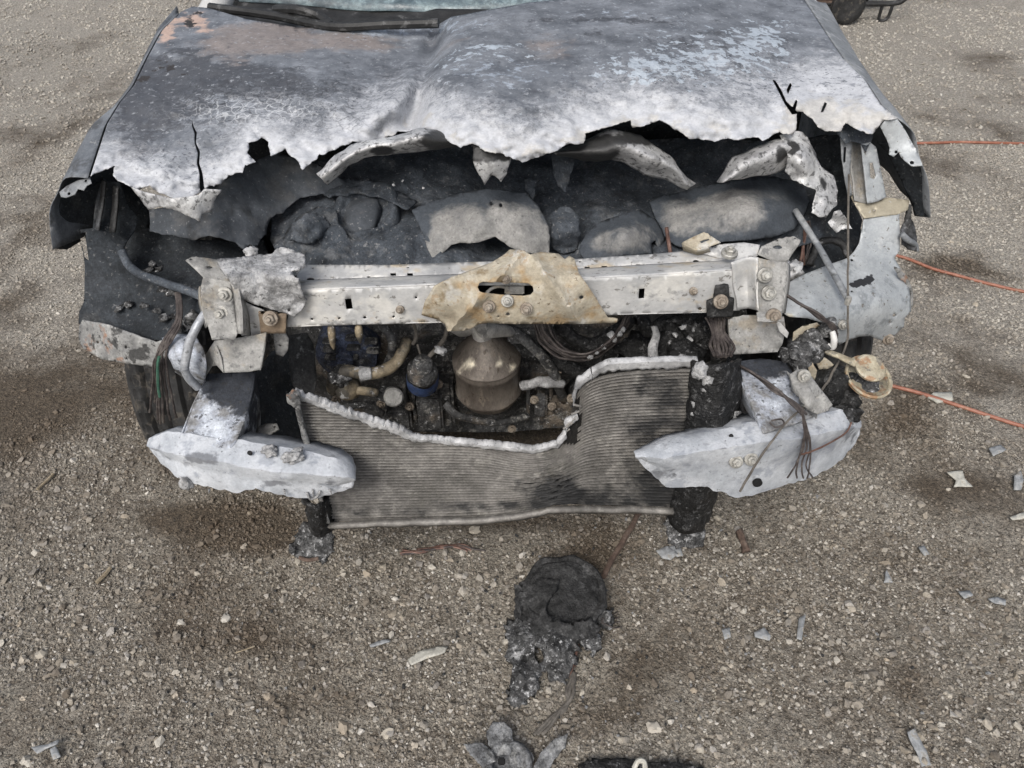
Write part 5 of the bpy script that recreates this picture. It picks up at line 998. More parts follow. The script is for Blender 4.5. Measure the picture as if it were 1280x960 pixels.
part('disc_centre', 'char_ash', lambda m: lathe(m, [(.0005, .0), (.03, 0), (.041, -.002), (.041, -.004)], U(1085, 472, 1.09), (.15, -.35, .92), 24, .003, 40), tdisc)
part('upper_ring', 'tan_disc', lambda m: lathe(m, [(.012, .012), (.026, .012), (.029, .016), (.029, .02), (.025, .023), (.012, .022)], U(1082, 466, 1.085), (.1, -.35, .92), 28), tdisc)
pieces('tan_scrap', 'rust_tan', car, lambda m: plate(m, [(1018, 450), (1032, 448), (1042, 456), (1036, 462), (1024, 462)], 1.11, (), 4, rag=1), lambda m: plate(m, [(1010, 458), (1016, 454), (1022, 464), (1018, 476), (1012, 470)], 1.085, (), 4, rag=1), solid=.004)

# ---- wheels
def wheel(cx, cy, cz, yaw):
    rt = empty('wheel', (cx, cy, cz)); rt.parent = car; rt.matrix_parent_inverse = Matrix.Translation(car.location).inverted()
    ax = Vector((math.cos(yaw), math.sin(yaw), 0)); b = Vector((-ax.y, ax.x, 0)); seg = 144
    prof = [(.215, -.085), (.235, -.098), (.285, -.106), (.318, -.098), (.334, -.085)]
    xs = np.linspace(-.082, .082, 25)
    for x in xs: prof.append((.340 - .0035 * (x / .08) ** 2 - (.009 if min(abs(abs(x) - .022), abs(abs(x) - .055)) < .0045 else 0), float(x)))
    prof += [(.334, .085), (.318, .098), (.285, .106), (.235, .098), (.215, .085)]
    V = []
    for r, x in prof:
        for s in range(seg):
            an = 2 * math.pi * s / seg; rr = r
            if r > .325 and (s + int((abs(x) * 260))) % 4 == 0 and abs(x) > .024: rr -= .006
            V.append(Vector((cx, cy, cz)) + ax * x + (b * math.cos(an) + Vector((0, 0, 1)) * math.sin(an)) * rr)
    n = len(prof); m = MB(); m.add(V, [(i * seg + s, i * seg + (s + 1) % seg, (i + 1) * seg + (s + 1) % seg, (i + 1) * seg + s) for i in range(n - 1) for s in range(seg)])
    m.build('tyre', 'rubber', rt, sharp=35)
    m = MB(); lathe(m, [(.0005, .03), (.05, .03), (.07, .02), (.19, .04), (.21, .08), (.218, .084), (.218, -.084), (.2, -.08), (.19, -.02), (.0005, -.02)], (cx, cy, cz), ax, 40); m.build('rim', 'rim_dark', rt)
wheel(-.748, 1.575, .34, R(4)); wheel(.705, 1.70, .34, R(4))

# ---- engine bay, upper part seen between hood and tie bar
eng = part('engine_cover', 'soot', lambda m: plate(m, [(345, 215), (440, 190), (560, 180), (700, 180), (860, 172), (1000, 178), (1040, 215), (1030, 300), (960, 316), (700, 336), (540, 342), (360, 345), (338, 300)],
     [(345, 215, 1.62), (560, 180, 1.74), (700, 180, 1.76), (860, 172, 1.76), (1030, 180, 1.66), (1040, 300, 1.40), (700, 336, 1.36), (360, 345, 1.36), (540, 250, 1.50), (800, 250, 1.55), (940, 250, 1.5), (400, 260, 1.5), (600, 325, 1.38), (470, 215, 1.60)], (), 6, disp=[(.04, 7), (.02, 17), (.007, 45)]), solid=.004, sharp=0)
INTK = [(514, 262), (540, 252), (575, 241), (610, 235), (657, 240), (672, 256), (683, 275), (688, 295), (686, 318), (660, 316), (644, 312), (634, 306), (619, 296), (606, 301), (592, 304), (575, 303), (564, 306), (552, 316), (544, 327), (536, 314), (531, 299), (526, 284)]
part('intake_cover', 'ash_cover', lambda m: plate(m, INTK,
     [(514, 262, 1.44), (575, 241, 1.47), (657, 240, 1.46), (686, 318, 1.35), (544, 327, 1.34), (619, 296, 1.36), (600, 270, 1.38), (660, 280, 1.37), (540, 285, 1.39)], [circ(626, 256, 2.4, 3, 8), circ(614, 254, 2, 3, 8)], 5, rag=1.4, disp=[(.008, 12), (.003, 40)]), eng, solid=.003, sharp=0,
     attrs={'soot': gsum(edge_fade(INTK, 16, .8, 262), lambda x, y: .8 * cl((266 - y) / 26), gauss(520, 290, 18, 24, .8), gauss(606, 262, 10, 20, .4))})
ring_c = U(452, 266, 1.43)
rg = part('oil_filler', 'soot', lambda m: lathe(m, [(.075, -.06), (.072, -.02), (.070, .0), (.063, .006), (.054, .0), (.046, -.018), (.03, -.02), (.0005, -.018)], ring_c + Vector((0, .03, -.01)), (-.15, -.35, .9), 48, .016, 14), eng, sharp=0)
part('filler_cap', 'soot_sheet', lambda m: lathe(m, [(.046, -.03), (.044, -.016), (.034, -.008), (.0005, -.006)], ring_c + Vector((-.014, .026, -.005)), (-.2, -.3, .9), 36, .016, 18), rg, sharp=0)
pieces('housing', 'soot', eng,
    lambda m: plate(m, [(352, 300), (372, 272), (398, 258), (420, 262), (424, 280), (440, 300), (470, 306), (500, 300), (520, 292), (532, 305), (538, 326), (500, 338), (420, 342), (366, 342)], [(352, 300, 1.44), (398, 258, 1.48), (424, 280, 1.40), (470, 306, 1.385), (532, 305, 1.40), (420, 342, 1.31), (500, 338, 1.32), (395, 295, 1.38), (440, 322, 1.34)], (), 5, rag=2, disp=[(.022, 13), (.010, 32), (.004, 80)]),
    lambda m: plate(m, [(396, 232), (430, 222), (468, 226), (500, 240), (522, 252), (510, 262), (490, 252), (470, 244), (440, 242), (410, 246)], [(396, 232, 1.56), (468, 226, 1.55), (522, 252, 1.47), (440, 243, 1.49)], (), 5, rag=2, disp=[(.02, 16), (.008, 40)]),
    lambda m: plate(m, [(360, 300), (366, 280), (384, 266), (404, 268), (412, 284), (400, 300), (380, 306)], [(360, 300, 1.40), (404, 268, 1.42), (385, 285, 1.36), (400, 300, 1.37)], (), 4, rag=2, disp=[(.016, 25), (.006, 60)]), solid=.003, sharp=0)
part('housing', 'soot', lambda m: plate(m, [(688, 268), (698, 258), (712, 258), (722, 270), (726, 292), (722, 312), (704, 318), (690, 312)], [(688, 268, 1.43), (712, 258, 1.44), (706, 286, 1.37), (722, 312, 1.39), (690, 312, 1.39)], (), 4, rag=1.5, disp=[(.012, 22), (.006, 60)]), eng, solid=.003, sharp=0)
HOUS = [(724, 314), (728, 300), (738, 286), (752, 276), (776, 268), (800, 262), (816, 272), (828, 280), (832, 300), (826, 312), (820, 300), (814, 304), (816, 316), (770, 322), (730, 324)]
part('housing', 'ash_cover', lambda m: plate(m, HOUS, [(724, 314, 1.36), (752, 276, 1.42), (816, 270, 1.46), (830, 312, 1.38), (780, 295, 1.34), (770, 322, 1.33)], (), 5, rag=1.5, disp=[(.012, 12), (.005, 35)]), eng, solid=.004, sharp=0, attrs={'soot': gsum(edge_fade(HOUS, 16, .5), lambda x, y: .6 * cl((300 - y) / 26) + .3, gauss(720, 320, 30, 10, .5))})
AIRB = [(812, 252), (826, 244), (850, 240), (880, 232), (912, 226), (940, 222), (966, 220), (990, 226), (1008, 238), (1012, 252), (1004, 270), (994, 286), (970, 296), (940, 300), (900, 302), (850, 308), (834, 300), (826, 284), (818, 270)]
part('airbox', 'ash_cover', lambda m: plate(m, AIRB,
     [(812, 252, 1.50), (880, 232, 1.52), (966, 220, 1.54), (1012, 252, 1.47), (970, 298, 1.36), (850, 308, 1.36), (920, 262, 1.38), (870, 275, 1.40), (975, 258, 1.40), (925, 285, 1.36)], (), 5, rag=1.2, disp=[(.014, 9), (.005, 30)]), eng, solid=.004, sharp=0, attrs={'soot': gsum(edge_fade(AIRB, 22, .5), lambda x, y: .5 + .5 * cl((250 - y) / 26) + .4 * cl((x - 985) / 20) + .4 * cl((y - 288) / 16), gauss(915, 255, 50, 16, -.35), gauss(980, 250, 30, 30, .3), gauss(850, 270, 20, 20, -.1))})
pieces('hanging_shred', 'soot', eng, *[(lambda m, x=x, y0=y0, y1=y1, w=w: plate(m, [(x - w, y0), (x + w, y0 + 2), (x + w * .6, (y0 + y1) / 2), (x + w * .2, y1), (x - w * .4, y1 - 8), (x - w * .8, (y0 + y1) / 2)], [(x - w, y0, 1.52), (x + w, y0, 1.52), (x, y1, 1.46)], (), 4, rag=1.5, disp=[(.01, 30)])) for x, y0, y1, w in [(704, 192, 240, 16), (664, 222, 250, 9), (822, 246, 282, 7)]], solid=.002, sharp=0)
part('copper_pipe', 'wire_copper', lambda m: tube(m, poly3([(833, 284, 1.36), (835, 298, 1.35), (838, 316, 1.33)]), .004, 8, 3), eng)
part('hanging_insulation', 'soot_sheet', lambda m: plate(m, [(186, 262, 0), (215, 258, 0), (260, 240, 0), (305, 208, 0), (345, 190, 0), (395, 205, 0), (445, 235, 0), (440, 247), (405, 243), (375, 247), (362, 258), (354, 266), (345, 268), (337, 276), (333, 292), (326, 300), (320, 310), (312, 305), (306, 312), (292, 302), (275, 298), (262, 294), (241, 300), (215, 294), (187, 289)],
     [(186, 262, 1.42), (305, 208, 1.50), (395, 205, 1.56), (440, 247, 1.52), (337, 280, 1.44), (306, 312, 1.36), (241, 300, 1.36), (187, 289, 1.38), (270, 270, 1.38)], (), 5, rag=1.6, disp=[(.014, 9), (.005, 30)]), eng, solid=.003, sharp=0)
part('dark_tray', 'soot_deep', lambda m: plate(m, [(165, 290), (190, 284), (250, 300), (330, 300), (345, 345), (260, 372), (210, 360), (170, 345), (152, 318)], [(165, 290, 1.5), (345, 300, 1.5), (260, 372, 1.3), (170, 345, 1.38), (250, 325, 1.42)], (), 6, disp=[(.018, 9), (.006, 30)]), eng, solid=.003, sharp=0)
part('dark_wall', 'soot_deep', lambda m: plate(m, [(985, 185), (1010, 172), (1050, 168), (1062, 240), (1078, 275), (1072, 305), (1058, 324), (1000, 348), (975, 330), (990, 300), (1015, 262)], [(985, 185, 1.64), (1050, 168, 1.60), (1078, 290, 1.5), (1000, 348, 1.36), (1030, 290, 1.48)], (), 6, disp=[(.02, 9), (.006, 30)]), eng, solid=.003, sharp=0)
pieces('ash_lump', 'hood_under', eng, lambda m: plate(m, [(1036, 278), (1044, 266), (1050, 262), (1056, 272), (1066, 286), (1052, 286), (1046, 292), (1040, 284)], 1.33, (), 3, rag=1.5, disp=[(.014, 30)]), lambda m: lump(m, U(990, 338, 1.30), (.02, .015, .02), .6), lambda m: lump(m, U(982, 334, 1.30), (.012, .012, .012), .6), solid=.002, sharp=0)
part('dark_arch', 'fender_black', lambda m: tube(m, poly3([(1012, 332, 1.36), (1022, 308, 1.39), (1038, 300, 1.40), (1054, 306, 1.39), (1062, 322, 1.36)]), .008, 8, 5, .003), eng, sharp=0)
pieces('glint_crumb', 'melt_white', eng, *[(lambda m, x=x, y=y: lump(m, U(x, y, 1.40), (.003, .003, .0025), .6, sub=1)) for x, y in [(492, 231), (503, 226), (529, 235), (428, 310), (395, 318), (508, 312), (442, 300)]])

# ---- engine front, lower part seen under the tie bar
low = part('engine_block', 'engine_metal', lambda m: (plate(m, [(330, 372), (500, 360), (700, 350), (930, 340), (935, 420), (915, 470), (905, 515), (760, 525), (700, 534), (640, 540), (520, 540), (440, 520), (400, 512), (330, 520), (322, 450)], [(330, 372, 1.47), (930, 340, 1.47), (700, 350, 1.45), (640, 540, 1.47), (905, 515, 1.50), (330, 520, 1.52), (600, 450, 1.46), (440, 460, 1.42)], (), 7, disp=[(.04, 9), (.014, 25), (.005, 60)])), solid=.004, sharp=0)
cc = U(610, 489, 1.38) + Vector((0, 0, .062)); axc = Vector((-.03, -.10, 1)).normalized()
cat = part('catalytic_converter', 'cat_steel', lambda m: lathe(m, [(.0005, -.085), (.05, -.085), (.066, -.078), (.073, -.066), (.074, -.06), (.078, -.056), (.078, -.05), (.074, -.046), (.074, .02), (.077, .024), (.077, .034), (.076, .038), (.078, .043), (.075, .048), (.058, .068), (.038, .092), (.024, .108), (.020, .125), (.0005, .125)], cc, axc, 48, .0015, 20), low, sharp=50,
     attrs={'heat': lambda x, y: .95 * cl((482 - y) / 14) - .3 * cl((447 - y) / 14), 'pale': gsum(gauss(633, 458, 16, 7, 1.0), gauss(590, 452, 12, 10, .55), gauss(572, 466, 8, 6, .4))})
part('outlet_pipe', 'heat_shield', lambda m: tube(m, [cc + axc * .11, cc + axc * .135 + Vector((-.012, .01, .01)), U(578, 406, 1.42), U(556, 388, 1.44)], .027, 20, 5, .003), cat)
part('heat_shield', 'heat_shield', lambda m: patch(m, [poly3([(590, 404, 1.30), (598, 420, 1.29), (606, 424, 1.29)]), poly3([(608, 404, 1.29), (608, 416, 1.285), (608, 423, 1.285)]), poly3([(612, 400, 1.33), (640, 408, 1.34), (648, 420, 1.35)])], 8, 3), cat, solid=.002)
fl = U(528, 468, 1.33)
filt = part('oil_filter', 'blue_paint', lambda m: lathe(m, [(.0005, -.055), (.030, -.055), (.036, -.048), (.036, -.04), (.036, -.012), (.034, .002)], fl, (.1, -.5, .86), 28), low, sharp=40)
part('filter_head', 'engine_metal', lambda m: lathe(m, [(.034, .002), (.033, .02), (.026, .03), (.02, .034), (.02, .07), (.0005, .07)], fl, (.1, -.5, .86), 24, .004, 30), filt, sharp=0)
pp = part('coolant_pipe', 'brass_pipe', lambda m: tube(m, poly3([(508, 426, 1.38), (503, 440, 1.35), (495, 453, 1.33), (478, 464, 1.31), (455, 467, 1.30), (434, 464, 1.30), (418, 472, 1.31), (416, 488, 1.33)]), .0135, 14, 6, .002), low, sharp=0)
part('pipe_collar', 'melt_white', lambda m: tube(m, poly3([(464, 466, 1.30), (456, 467, 1.298), (450, 467, 1.298)]), .016, 12, 3, .005), pp, sharp=0)
part('pipe_crust', 'char_ash', lambda m: lump(m, U(424, 470, 1.30), (.025, .02, .02), .6), pp, sharp=0)
pump = part('pump', 'brass_pipe', lambda m: lathe(m, [(.026, -.03), (.027, -.004), (.022, .012), (.0005, .018)], U(433, 486, 1.32), (-.1, -.8, .6), 28, .0015, 30), low, sharp=0)
part('pump_shaft', 'brass_pipe', lambda m: tube(m, poly3([(446, 488, 1.32), (458, 489, 1.32), (470, 491, 1.33)]), .010, 12, 3, .001), pump, sharp=0)
part('sensor', 'bracket_steel', lambda m: (lathe(m, [(.022, -.03), (.022, .0), (.018, .006), (.0005, .008)], U(492, 497, 1.33), (.2, -.8, .5), 20, .002, 30)), low, sharp=30)
pieces('bracket', 'engine_metal', low, lambda m: box(m, U(480, 492, 1.36), (.03, .03, .03), Matrix.Rotation(.4, 3, 'Y'), .004), lambda m: box(m, U(470, 512, 1.37), (.02, .03, .035), Matrix.Rotation(-.2, 3, 'Y'), .004), lambda m: box(m, U(700, 515, 1.40), (.10, .04, .09), None, .01), lambda m: box(m, U(676, 506, 1.38), (.03, .03, .06), None, .006), lambda m: box(m, U(538, 512, 1.40), (.06, .05, .10), Matrix.Rotation(.05, 3, 'Z'), .006), lambda m: box(m, U(500, 520, 1.42), (.06, .04, .06), None, .006), lambda m: box(m, U(660, 412, 1.38), (.09, .05, .05), None, .006), lambda m: box(m, U(555, 500, 1.43), (.05, .05, .14), None, .008), sharp=30)
alt = part('alternator', 'blue_sooty', lambda m: lathe(m, [(.0005, .06), (.02, .06), (.02, .045), (.05, .045), (.068, .035), (.07, .0), (.07, -.06), (.05, -.08)], U(436, 432, 1.42), (0, -1, .1), 32, .003, 20), low, sharp=30)
pieces('cooling_slot', 'engine_metal', alt, *[(lambda m, x=x, y=y: box(m, U(x, y, 1.37), (.028, .02, .008), None, .002)) for x, y in [(412, 426), (412, 436), (414, 446), (440, 422), (442, 434), (440, 446), (464, 426), (466, 438)]])
pieces('hanging_drip', 'brass_pipe', bar, *[(lambda m, x=x, y0=y0, y1=y1: tube(m, poly3([(x, y0, 1.17), (x + 1, (y0 + y1) / 2, 1.165), (x + 3, y1, 1.165)]), lambda t: .007 * math.sin(math.pi * min(1, t * .8 + .2)) + .0006, 8, 6, .002)) for x, y0, y1 in [(414, 406, 437), (448, 406, 430)]], sharp=0)
pieces('burnt_wire', 'wire_grey', low, lambda m: tube(m, poly3([(560, 405, 1.30), (556, 422, 1.30), (548, 434, 1.31), (536, 446, 1.31), (532, 458, 1.31)]), .005, 8, 6, .002), lambda m: tube(m, poly3([(516, 400, 1.34), (520, 418, 1.34), (516, 430, 1.34)]), .004, 6, 5, .003), lambda m: tube(m, poly3([(522, 430, 1.33), (526, 445, 1.32), (530, 456, 1.31)]), .0025, 6, 5, .002))
part('wire_joint', 'melt_white', lambda m: lump(m, U(550, 438, 1.30), (.014, .01, .008), .6), low, sharp=0)
part('aluminium_tube', 'melt_white', lambda m: tube(m, poly3([(652, 482, 1.36), (668, 479, 1.35), (684, 477, 1.35), (704, 480, 1.36)]), .012, 12, 5, .006), low, sharp=0)
for i in range(16):    # burnt loom loops
    o = random.uniform(-10, 10); q = random.uniform(-8, 8); d = random.uniform(-.03, .03)
    part('loom_strand', 'wire_dark', lambda m: tube(m, poly3([(676 + o, 402 + q, 1.30 + d), (684 + o, 425 + q, 1.28 + d), (706 + o * .6, 444 + q * .8, 1.26 + d), (738 + o * .4, 446 + q * .6, 1.25 + d), (768 + o * .5, 426 + q * .6, 1.25 + d), (784 + o * .5, 400 + q, 1.26 + d)]), .0024, 6, 8, .003), low)
pieces('loom_crumb', 'melt_white', low, *[(lambda m, x=x, y=y, r=r: lump(m, U(x, y, 1.235), (r, r, r), .6, sub=2)) for x, y, r in [(764, 419, .007), (768, 424, .006), (774, 417, .007), (754, 434, .006), (746, 440, .005), (738, 446, .006), (757, 431, .004), (779, 412, .005)]], sharp=0)
pieces('hose', 'char', low, lambda m: tube(m, poly3([(700, 396, 1.33), (712, 420, 1.31), (738, 432, 1.29), (764, 420, 1.28), (788, 398, 1.30)]), .016, 12, 6, .006), lambda m: tube(m, poly3([(800, 395, 1.30), (810, 412, 1.27), (822, 408, 1.26), (840, 396, 1.28)]), .014, 12, 6, .006), lambda m: tube(m, poly3([(640, 430, 1.40), (690, 450, 1.38), (740, 470, 1.36), (800, 470, 1.38)]), .018, 12, 6, .006), sharp=0)
part('melted_drip', 'melt_white', lambda m: tube(m, poly3([(818, 408, 1.22), (820, 422, 1.20), (816, 436, 1.18), (818, 452, 1.16)]), lambda t: .006 + .005 * t, 10, 5, .005), low, sharp=0)
pieces('char_lump', 'char', low, *[(lambda m, x=x, y=y, d=d, r=r: lump(m, U(x, y, d), r, .6)) for x, y, d, r in [(848, 420, 1.26, (.05, .04, .045)), (872, 430, 1.22, (.03, .03, .05)), (836, 442, 1.24, (.04, .03, .03)), (862, 404, 1.25, (.04, .03, .03)), (858, 445, 1.16, (.04, .03, .02)), (800, 440, 1.32, (.05, .04, .04)), (728, 500, 1.44, (.06, .05, .08))]], sharp=0)
pieces('ash_lump', 'melt_white', low, *[(lambda m, x=x, y=y, d=d, r=r: lump(m, U(x, y, d), (r * 1.5, r, r * .7), .7, sub=2)) for x, y, d, r in [(856, 409, 1.22, .007), (844, 418, 1.215, .005), (862, 424, 1.20, .006), (850, 436, 1.20, .007), (868, 412, 1.21, .004), (838, 428, 1.21, .004), (872, 440, 1.17, .005), (854, 446, 1.14, .006)]], sharp=0)
pieces('burnt_wire', 'wire_dark', low, *[(lambda m, o=o: tube(m, poly3([(892 + o, 396, 1.18), (896 + o * .6, 415, 1.15), (900 + o * 1.2, 432, 1.12), (902 + o * .8, 446, 1.09)]), .0028, 6, 6, .003)) for o in (-10, -6, -3, 0, 3, 6, 10, 14)])
pieces('hose', 'engine_metal', low, lambda m: tube(m, poly3([(470, 404, 1.38), (486, 416, 1.35), (490, 440, 1.36), (478, 470, 1.38)]), .010, 12, 6, .003), lambda m: tube(m, poly3([(640, 412, 1.36), (662, 430, 1.34), (690, 462, 1.35), (704, 500, 1.40)]), .012, 12, 6, .003), lambda m: tube(m, poly3([(396, 505, 1.34), (430, 508, 1.32), (456, 506, 1.33), (478, 516, 1.36)]), .008, 10, 6, .002), lambda m: tube(m, poly3([(556, 505, 1.36), (575, 520, 1.34), (620, 528, 1.35), (660, 520, 1.38)]), .009, 10, 6, .002), sharp=0)
for q in [(476, 505), (548, 480), (668, 500), (690, 508), (714, 498), (640, 536), (420, 500), (512, 508), (700, 462)]: bolt(q[0], q[1], 1.37, low, r=.007, mat='bolt_rust', axis=(0, -.9, .3))
pieces('rib', 'engine_metal', low, *[(lambda m, x=x: box(m, U(x, 500, 1.415), (.008, .03, .11), None, .002)) for x in (508, 518, 528, 538, 548, 660, 674, 688, 716, 730)])
part('body_post', 'fender_black', lambda m: (plate(m, [(360, 420), (384, 416), (392, 430), (396, 470), (392, 500), (376, 505), (366, 480), (362, 450)], [(360, 420, 1.28), (396, 470, 1.26), (376, 505, 1.22)], (), 6, disp=[(.004, 20)])), low, solid=.004, sharp=0)
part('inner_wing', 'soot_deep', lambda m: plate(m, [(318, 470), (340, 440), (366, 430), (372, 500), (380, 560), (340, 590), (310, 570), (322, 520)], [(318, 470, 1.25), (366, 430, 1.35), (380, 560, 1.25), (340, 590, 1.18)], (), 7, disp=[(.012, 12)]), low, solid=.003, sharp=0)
part('tow_bracket', 'bracket_steel', lambda m: plate(m, [(318, 552), (324, 532), (334, 529), (346, 529), (348, 536), (340, 540), (334, 548), (330, 556)], [(318, 552, 1.08), (346, 529, 1.12), (334, 548, 1.08)], [circ(343, 533, 1.8, 1.5, 8)], 4, rag=.6), low, solid=.004)
part('inner_wing', 'soot_deep', lambda m: plate(m, [(912, 440), (925, 444), (922, 470), (940, 520), (924, 545), (905, 520), (906, 470)], [(912, 440, 1.2), (922, 470, 1.2), (924, 545, 1.15)], (), 6, disp=[(.01, 15)]), low, solid=.003, sharp=0)
part('subframe', 'soot_deep', lambda m: tube(m, [Vector((-.62, 1.55, .24)), Vector((-.3, 1.66, .2)), Vector((.1, 1.68, .2)), Vector((.62, 1.66, .24))], .045, 12, 6, .006), sharp=0)

# ================================================================== THINGS LYING ON THE GROUND
def thing_mesh(m, name, mat, label, cat, group=None, **kw):
    n = len(m.v); lo = min(p[2] for p in m.v); c = (sum(p[0] for p in m.v) / n, sum(p[1] for p in m.v) / n, lo)
    o = m.build(name, mat, None, loc=c, **kw); return tag(o, label, cat, group)
# burnt fan motor
mp = GP(697, 766); fm = empty('fan_motor', mp); tag(fm, 'charred round cooling fan motor with melted plastic lying on the gravel', 'fan motor')
def at(px, py, z): return GP(px, py, z)
part('motor_can', 'char_soft', lambda m: lathe(m, [(.088, -.01), (.092, .012), (.088, .036), (.080, .046), (.074, .043), (.068, .05), (.060, .052), (.052, .048), (.03, .052), (.0005, .05)], at(703, 757, .0), (.06, -.14, 1), 56, .014, 17), fm, sharp=0)
part('rim_ring', 'char_soft', lambda m: lathe(m, [(.080, .040), (.086, .048), (.094, .046), (.096, .036), (.088, .032), (.080, .040)], at(704, 753, .004), (.03, -.08, 1), 56, .012, 20), fm, sharp=0)
part('mount_tab', 'char_soft', lambda m: plate(m, [(642, 730), (652, 732), (660, 740), (656, 752), (652, 766), (646, 758)], lambda x, y: .05, (), 4, rag=1.5, mode='z', disp=[(.006, 40)]), fm, solid=.012, sharp=0)
def slag(m, pts):
    for x, y, z, r in pts: lump(m, at(x, y, z), r, .55, 1.8, 3, fine=.2)
mel = part('melted_shroud', 'char_ash', lambda m: plate(m, [(634, 782), (646, 772), (662, 778), (676, 786), (700, 790), (722, 792), (744, 788), (752, 800), (744, 816), (730, 806), (722, 800), (718, 816), (716, 836), (704, 852), (692, 850), (682, 838), (668, 834), (672, 848), (676, 862), (660, 872), (648, 884), (640, 876), (638, 856), (642, 834), (634, 806)],
     tps([(634, 782, .03), (676, 790, .05), (744, 790, .045), (744, 816, .03), (704, 852, .018), (648, 884, .01), (640, 834, .03), (690, 815, .05), (655, 830, .04), (660, 860, .025)]), [[(668, 806), (676, 812), (680, 824), (674, 830), (668, 822)]], 4, rag=3, mode='z', disp=[(.022, 18), (.010, 50), (.004, 120)]), fm, solid=.018, sharp=0)
part('melted_skin', 'char_soft', lambda m: plate(m, [(648, 742), (664, 728), (684, 720), (700, 726), (690, 744), (682, 762), (690, 776), (712, 782), (738, 776), (752, 782), (744, 796), (716, 800), (690, 800), (664, 792), (644, 778), (642, 758)], tps([(648, 742, .045), (684, 720, .062), (682, 762, .070), (712, 784, .066), (752, 782, .05), (716, 800, .045), (664, 792, .042), (644, 760, .03)]), (), 4, rag=3.5, mode='z', disp=[(.012, 24), (.006, 60), (.003, 140)]), fm, solid=.012, sharp=0)
pieces('slag_lump', 'char_ash', fm, *[(lambda m, a=a: slag(m, [a])) for a in [(652, 800, .018, (.028, .022, .02)), (656, 850, .012, (.022, .03, .014)), (698, 826, .02, (.03, .024, .018)), (646, 874, .008, (.016, .02, .010)), (738, 800, .02, (.02, .018, .016)), (660, 738, .02, (.022, .02, .022)), (746, 740, .02, (.02, .026, .022)), (754, 772, .016, (.02, .024, .018)), (680, 786, .03, (.03, .02, .02))]], sharp=0)
pieces('burnt_wire', 'wire_copper', fm, lambda m: tube(m, [at(722, 806, .03), at(720, 820, .018), at(718, 834, .01)], .004, 8, 5, .002), lambda m: tube(m, [at(718, 824, .02), at(714, 838, .01), at(712, 848, .006)], .003, 8, 5, .002))
pieces('burnt_wire', 'wire_grey', fm, *[(lambda m, k=k: tube(m, [at(717 + k * .3, 840, .006), at(712 + k, 866, .008), at(706 - k * .5, 886, .006), at(688 + k, 902, .006), at(672 + k, 920, .005)], .004, 8, 6, .004)) for k in (-4, 0, 4)], sharp=0)
pieces('burnt_wire', 'wire_dark', fm, *[(lambda m, k=k: tube(m, [at(752, 772 + k * 3, .03), at(764 + k, 774 + k * 5, .012), at(774 + k * 2, 770 + k * 6, .004)], .0016, 5, 5, .002)) for k in (0, 1, 2, -1)])
# fan hub with broken blades
hp = GP(640, 946); fh = empty('fan_hub', hp); tag(fh, 'grey broken fan hub with stubs of blades at the bottom edge', 'fan hub')
part('hub_ring', 'hub_grey', lambda m: lathe(m, [(.036, 0), (.044, .004), (.046, .024), (.040, .030), (.032, .028), (.030, .010), (.0005, .008)], GP(636, 962, 0), (0, -.12, 1), 32, .003, 40), fh, sharp=0)
def blade(m, pts, z0, z1): 
    ys = [p[1] for p in pts]; y0, y1 = min(ys), max(ys)
    plate(m, pts, lambda x, y: z1 + (z0 - z1) * (y - y0) / (y1 - y0), (), 4, rag=1.5, mode='z', disp=[(.006, 40)])
pieces('fan_blade', 'hub_grey', fh, lambda m: blade(m, [(608, 914), (616, 903), (630, 902), (640, 912), (642, 930), (638, 944), (618, 945), (611, 930)], .03, .045), lambda m: blade(m, [(580, 930), (602, 928), (616, 938), (620, 952), (604, 958), (588, 944)], .04, .035), lambda m: blade(m, [(644, 944), (652, 936), (664, 940), (668, 950), (656, 960), (646, 956)], .025, .03), lambda m: blade(m, [(666, 960), (676, 942), (692, 924), (710, 916), (706, 932), (694, 948), (684, 964)], .03, .05), solid=.006, sharp=0)
part('hub_slot', 'hole_dark', lambda m: box(m, GP(627, 953, .03), (.014, .014, .006), None, .002), fh)
# blackened strip at the bottom edge
m = MB(); plate(m, [(726, 955), (740, 950), (760, 948), (790, 948), (812, 952), (850, 954), (880, 960), (890, 990), (730, 990)], lambda x, y: .022, (), 5, rag=2.5, mode='z', disp=[(.014, 20), (.006, 60)])
sc_ = thing_mesh(m, 'burnt_panel_scrap', 'char', 'blackened strip of burnt panel at the bottom edge right of the fan hub', 'scrap', solid=.016, sharp=0)
m = MB(); tube(m, [GP(792, 962, .05), GP(797, 954, .06), GP(804, 954, .06), GP(806, 962, .05)], .005, 8, 5, .001); m.build('pale_loop', 'plastic_pale', sc_)
m = MB(); tube(m, [GP(800, 638, .012), GP(790, 656, .010), GP(778, 676, .010), GP(764, 700, .012), GP(754, 720, .02)], .007, 8, 4, .002)
thing_mesh(m, 'rusty_rod', 'rust_rod', 'thin rusty rod reaching from the burnt fan motor to the radiator', 'rod')
wb = empty('copper_wire_bundle', GP(540, 690)); tag(wb, 'loose bundle of reddish burnt copper wire below the radiator', 'wire')
for k in range(7):
    o = random.uniform(-4, 4); q = random.uniform(-3, 3)
    part('wire_strand', 'wire_copper' if k < 5 else 'wire_dark', lambda m: tube(m, [GP(500 + abs(o), 692 + o, .006), GP(525, 690 + q, .008), GP(550, 685 + o * .6, .010), GP(572 + o, 683 + q, .007), GP(600 + o * 4 if k > 4 else 588 + o, 687 + q, .005)], .0026, 6, 6, .002), wb)
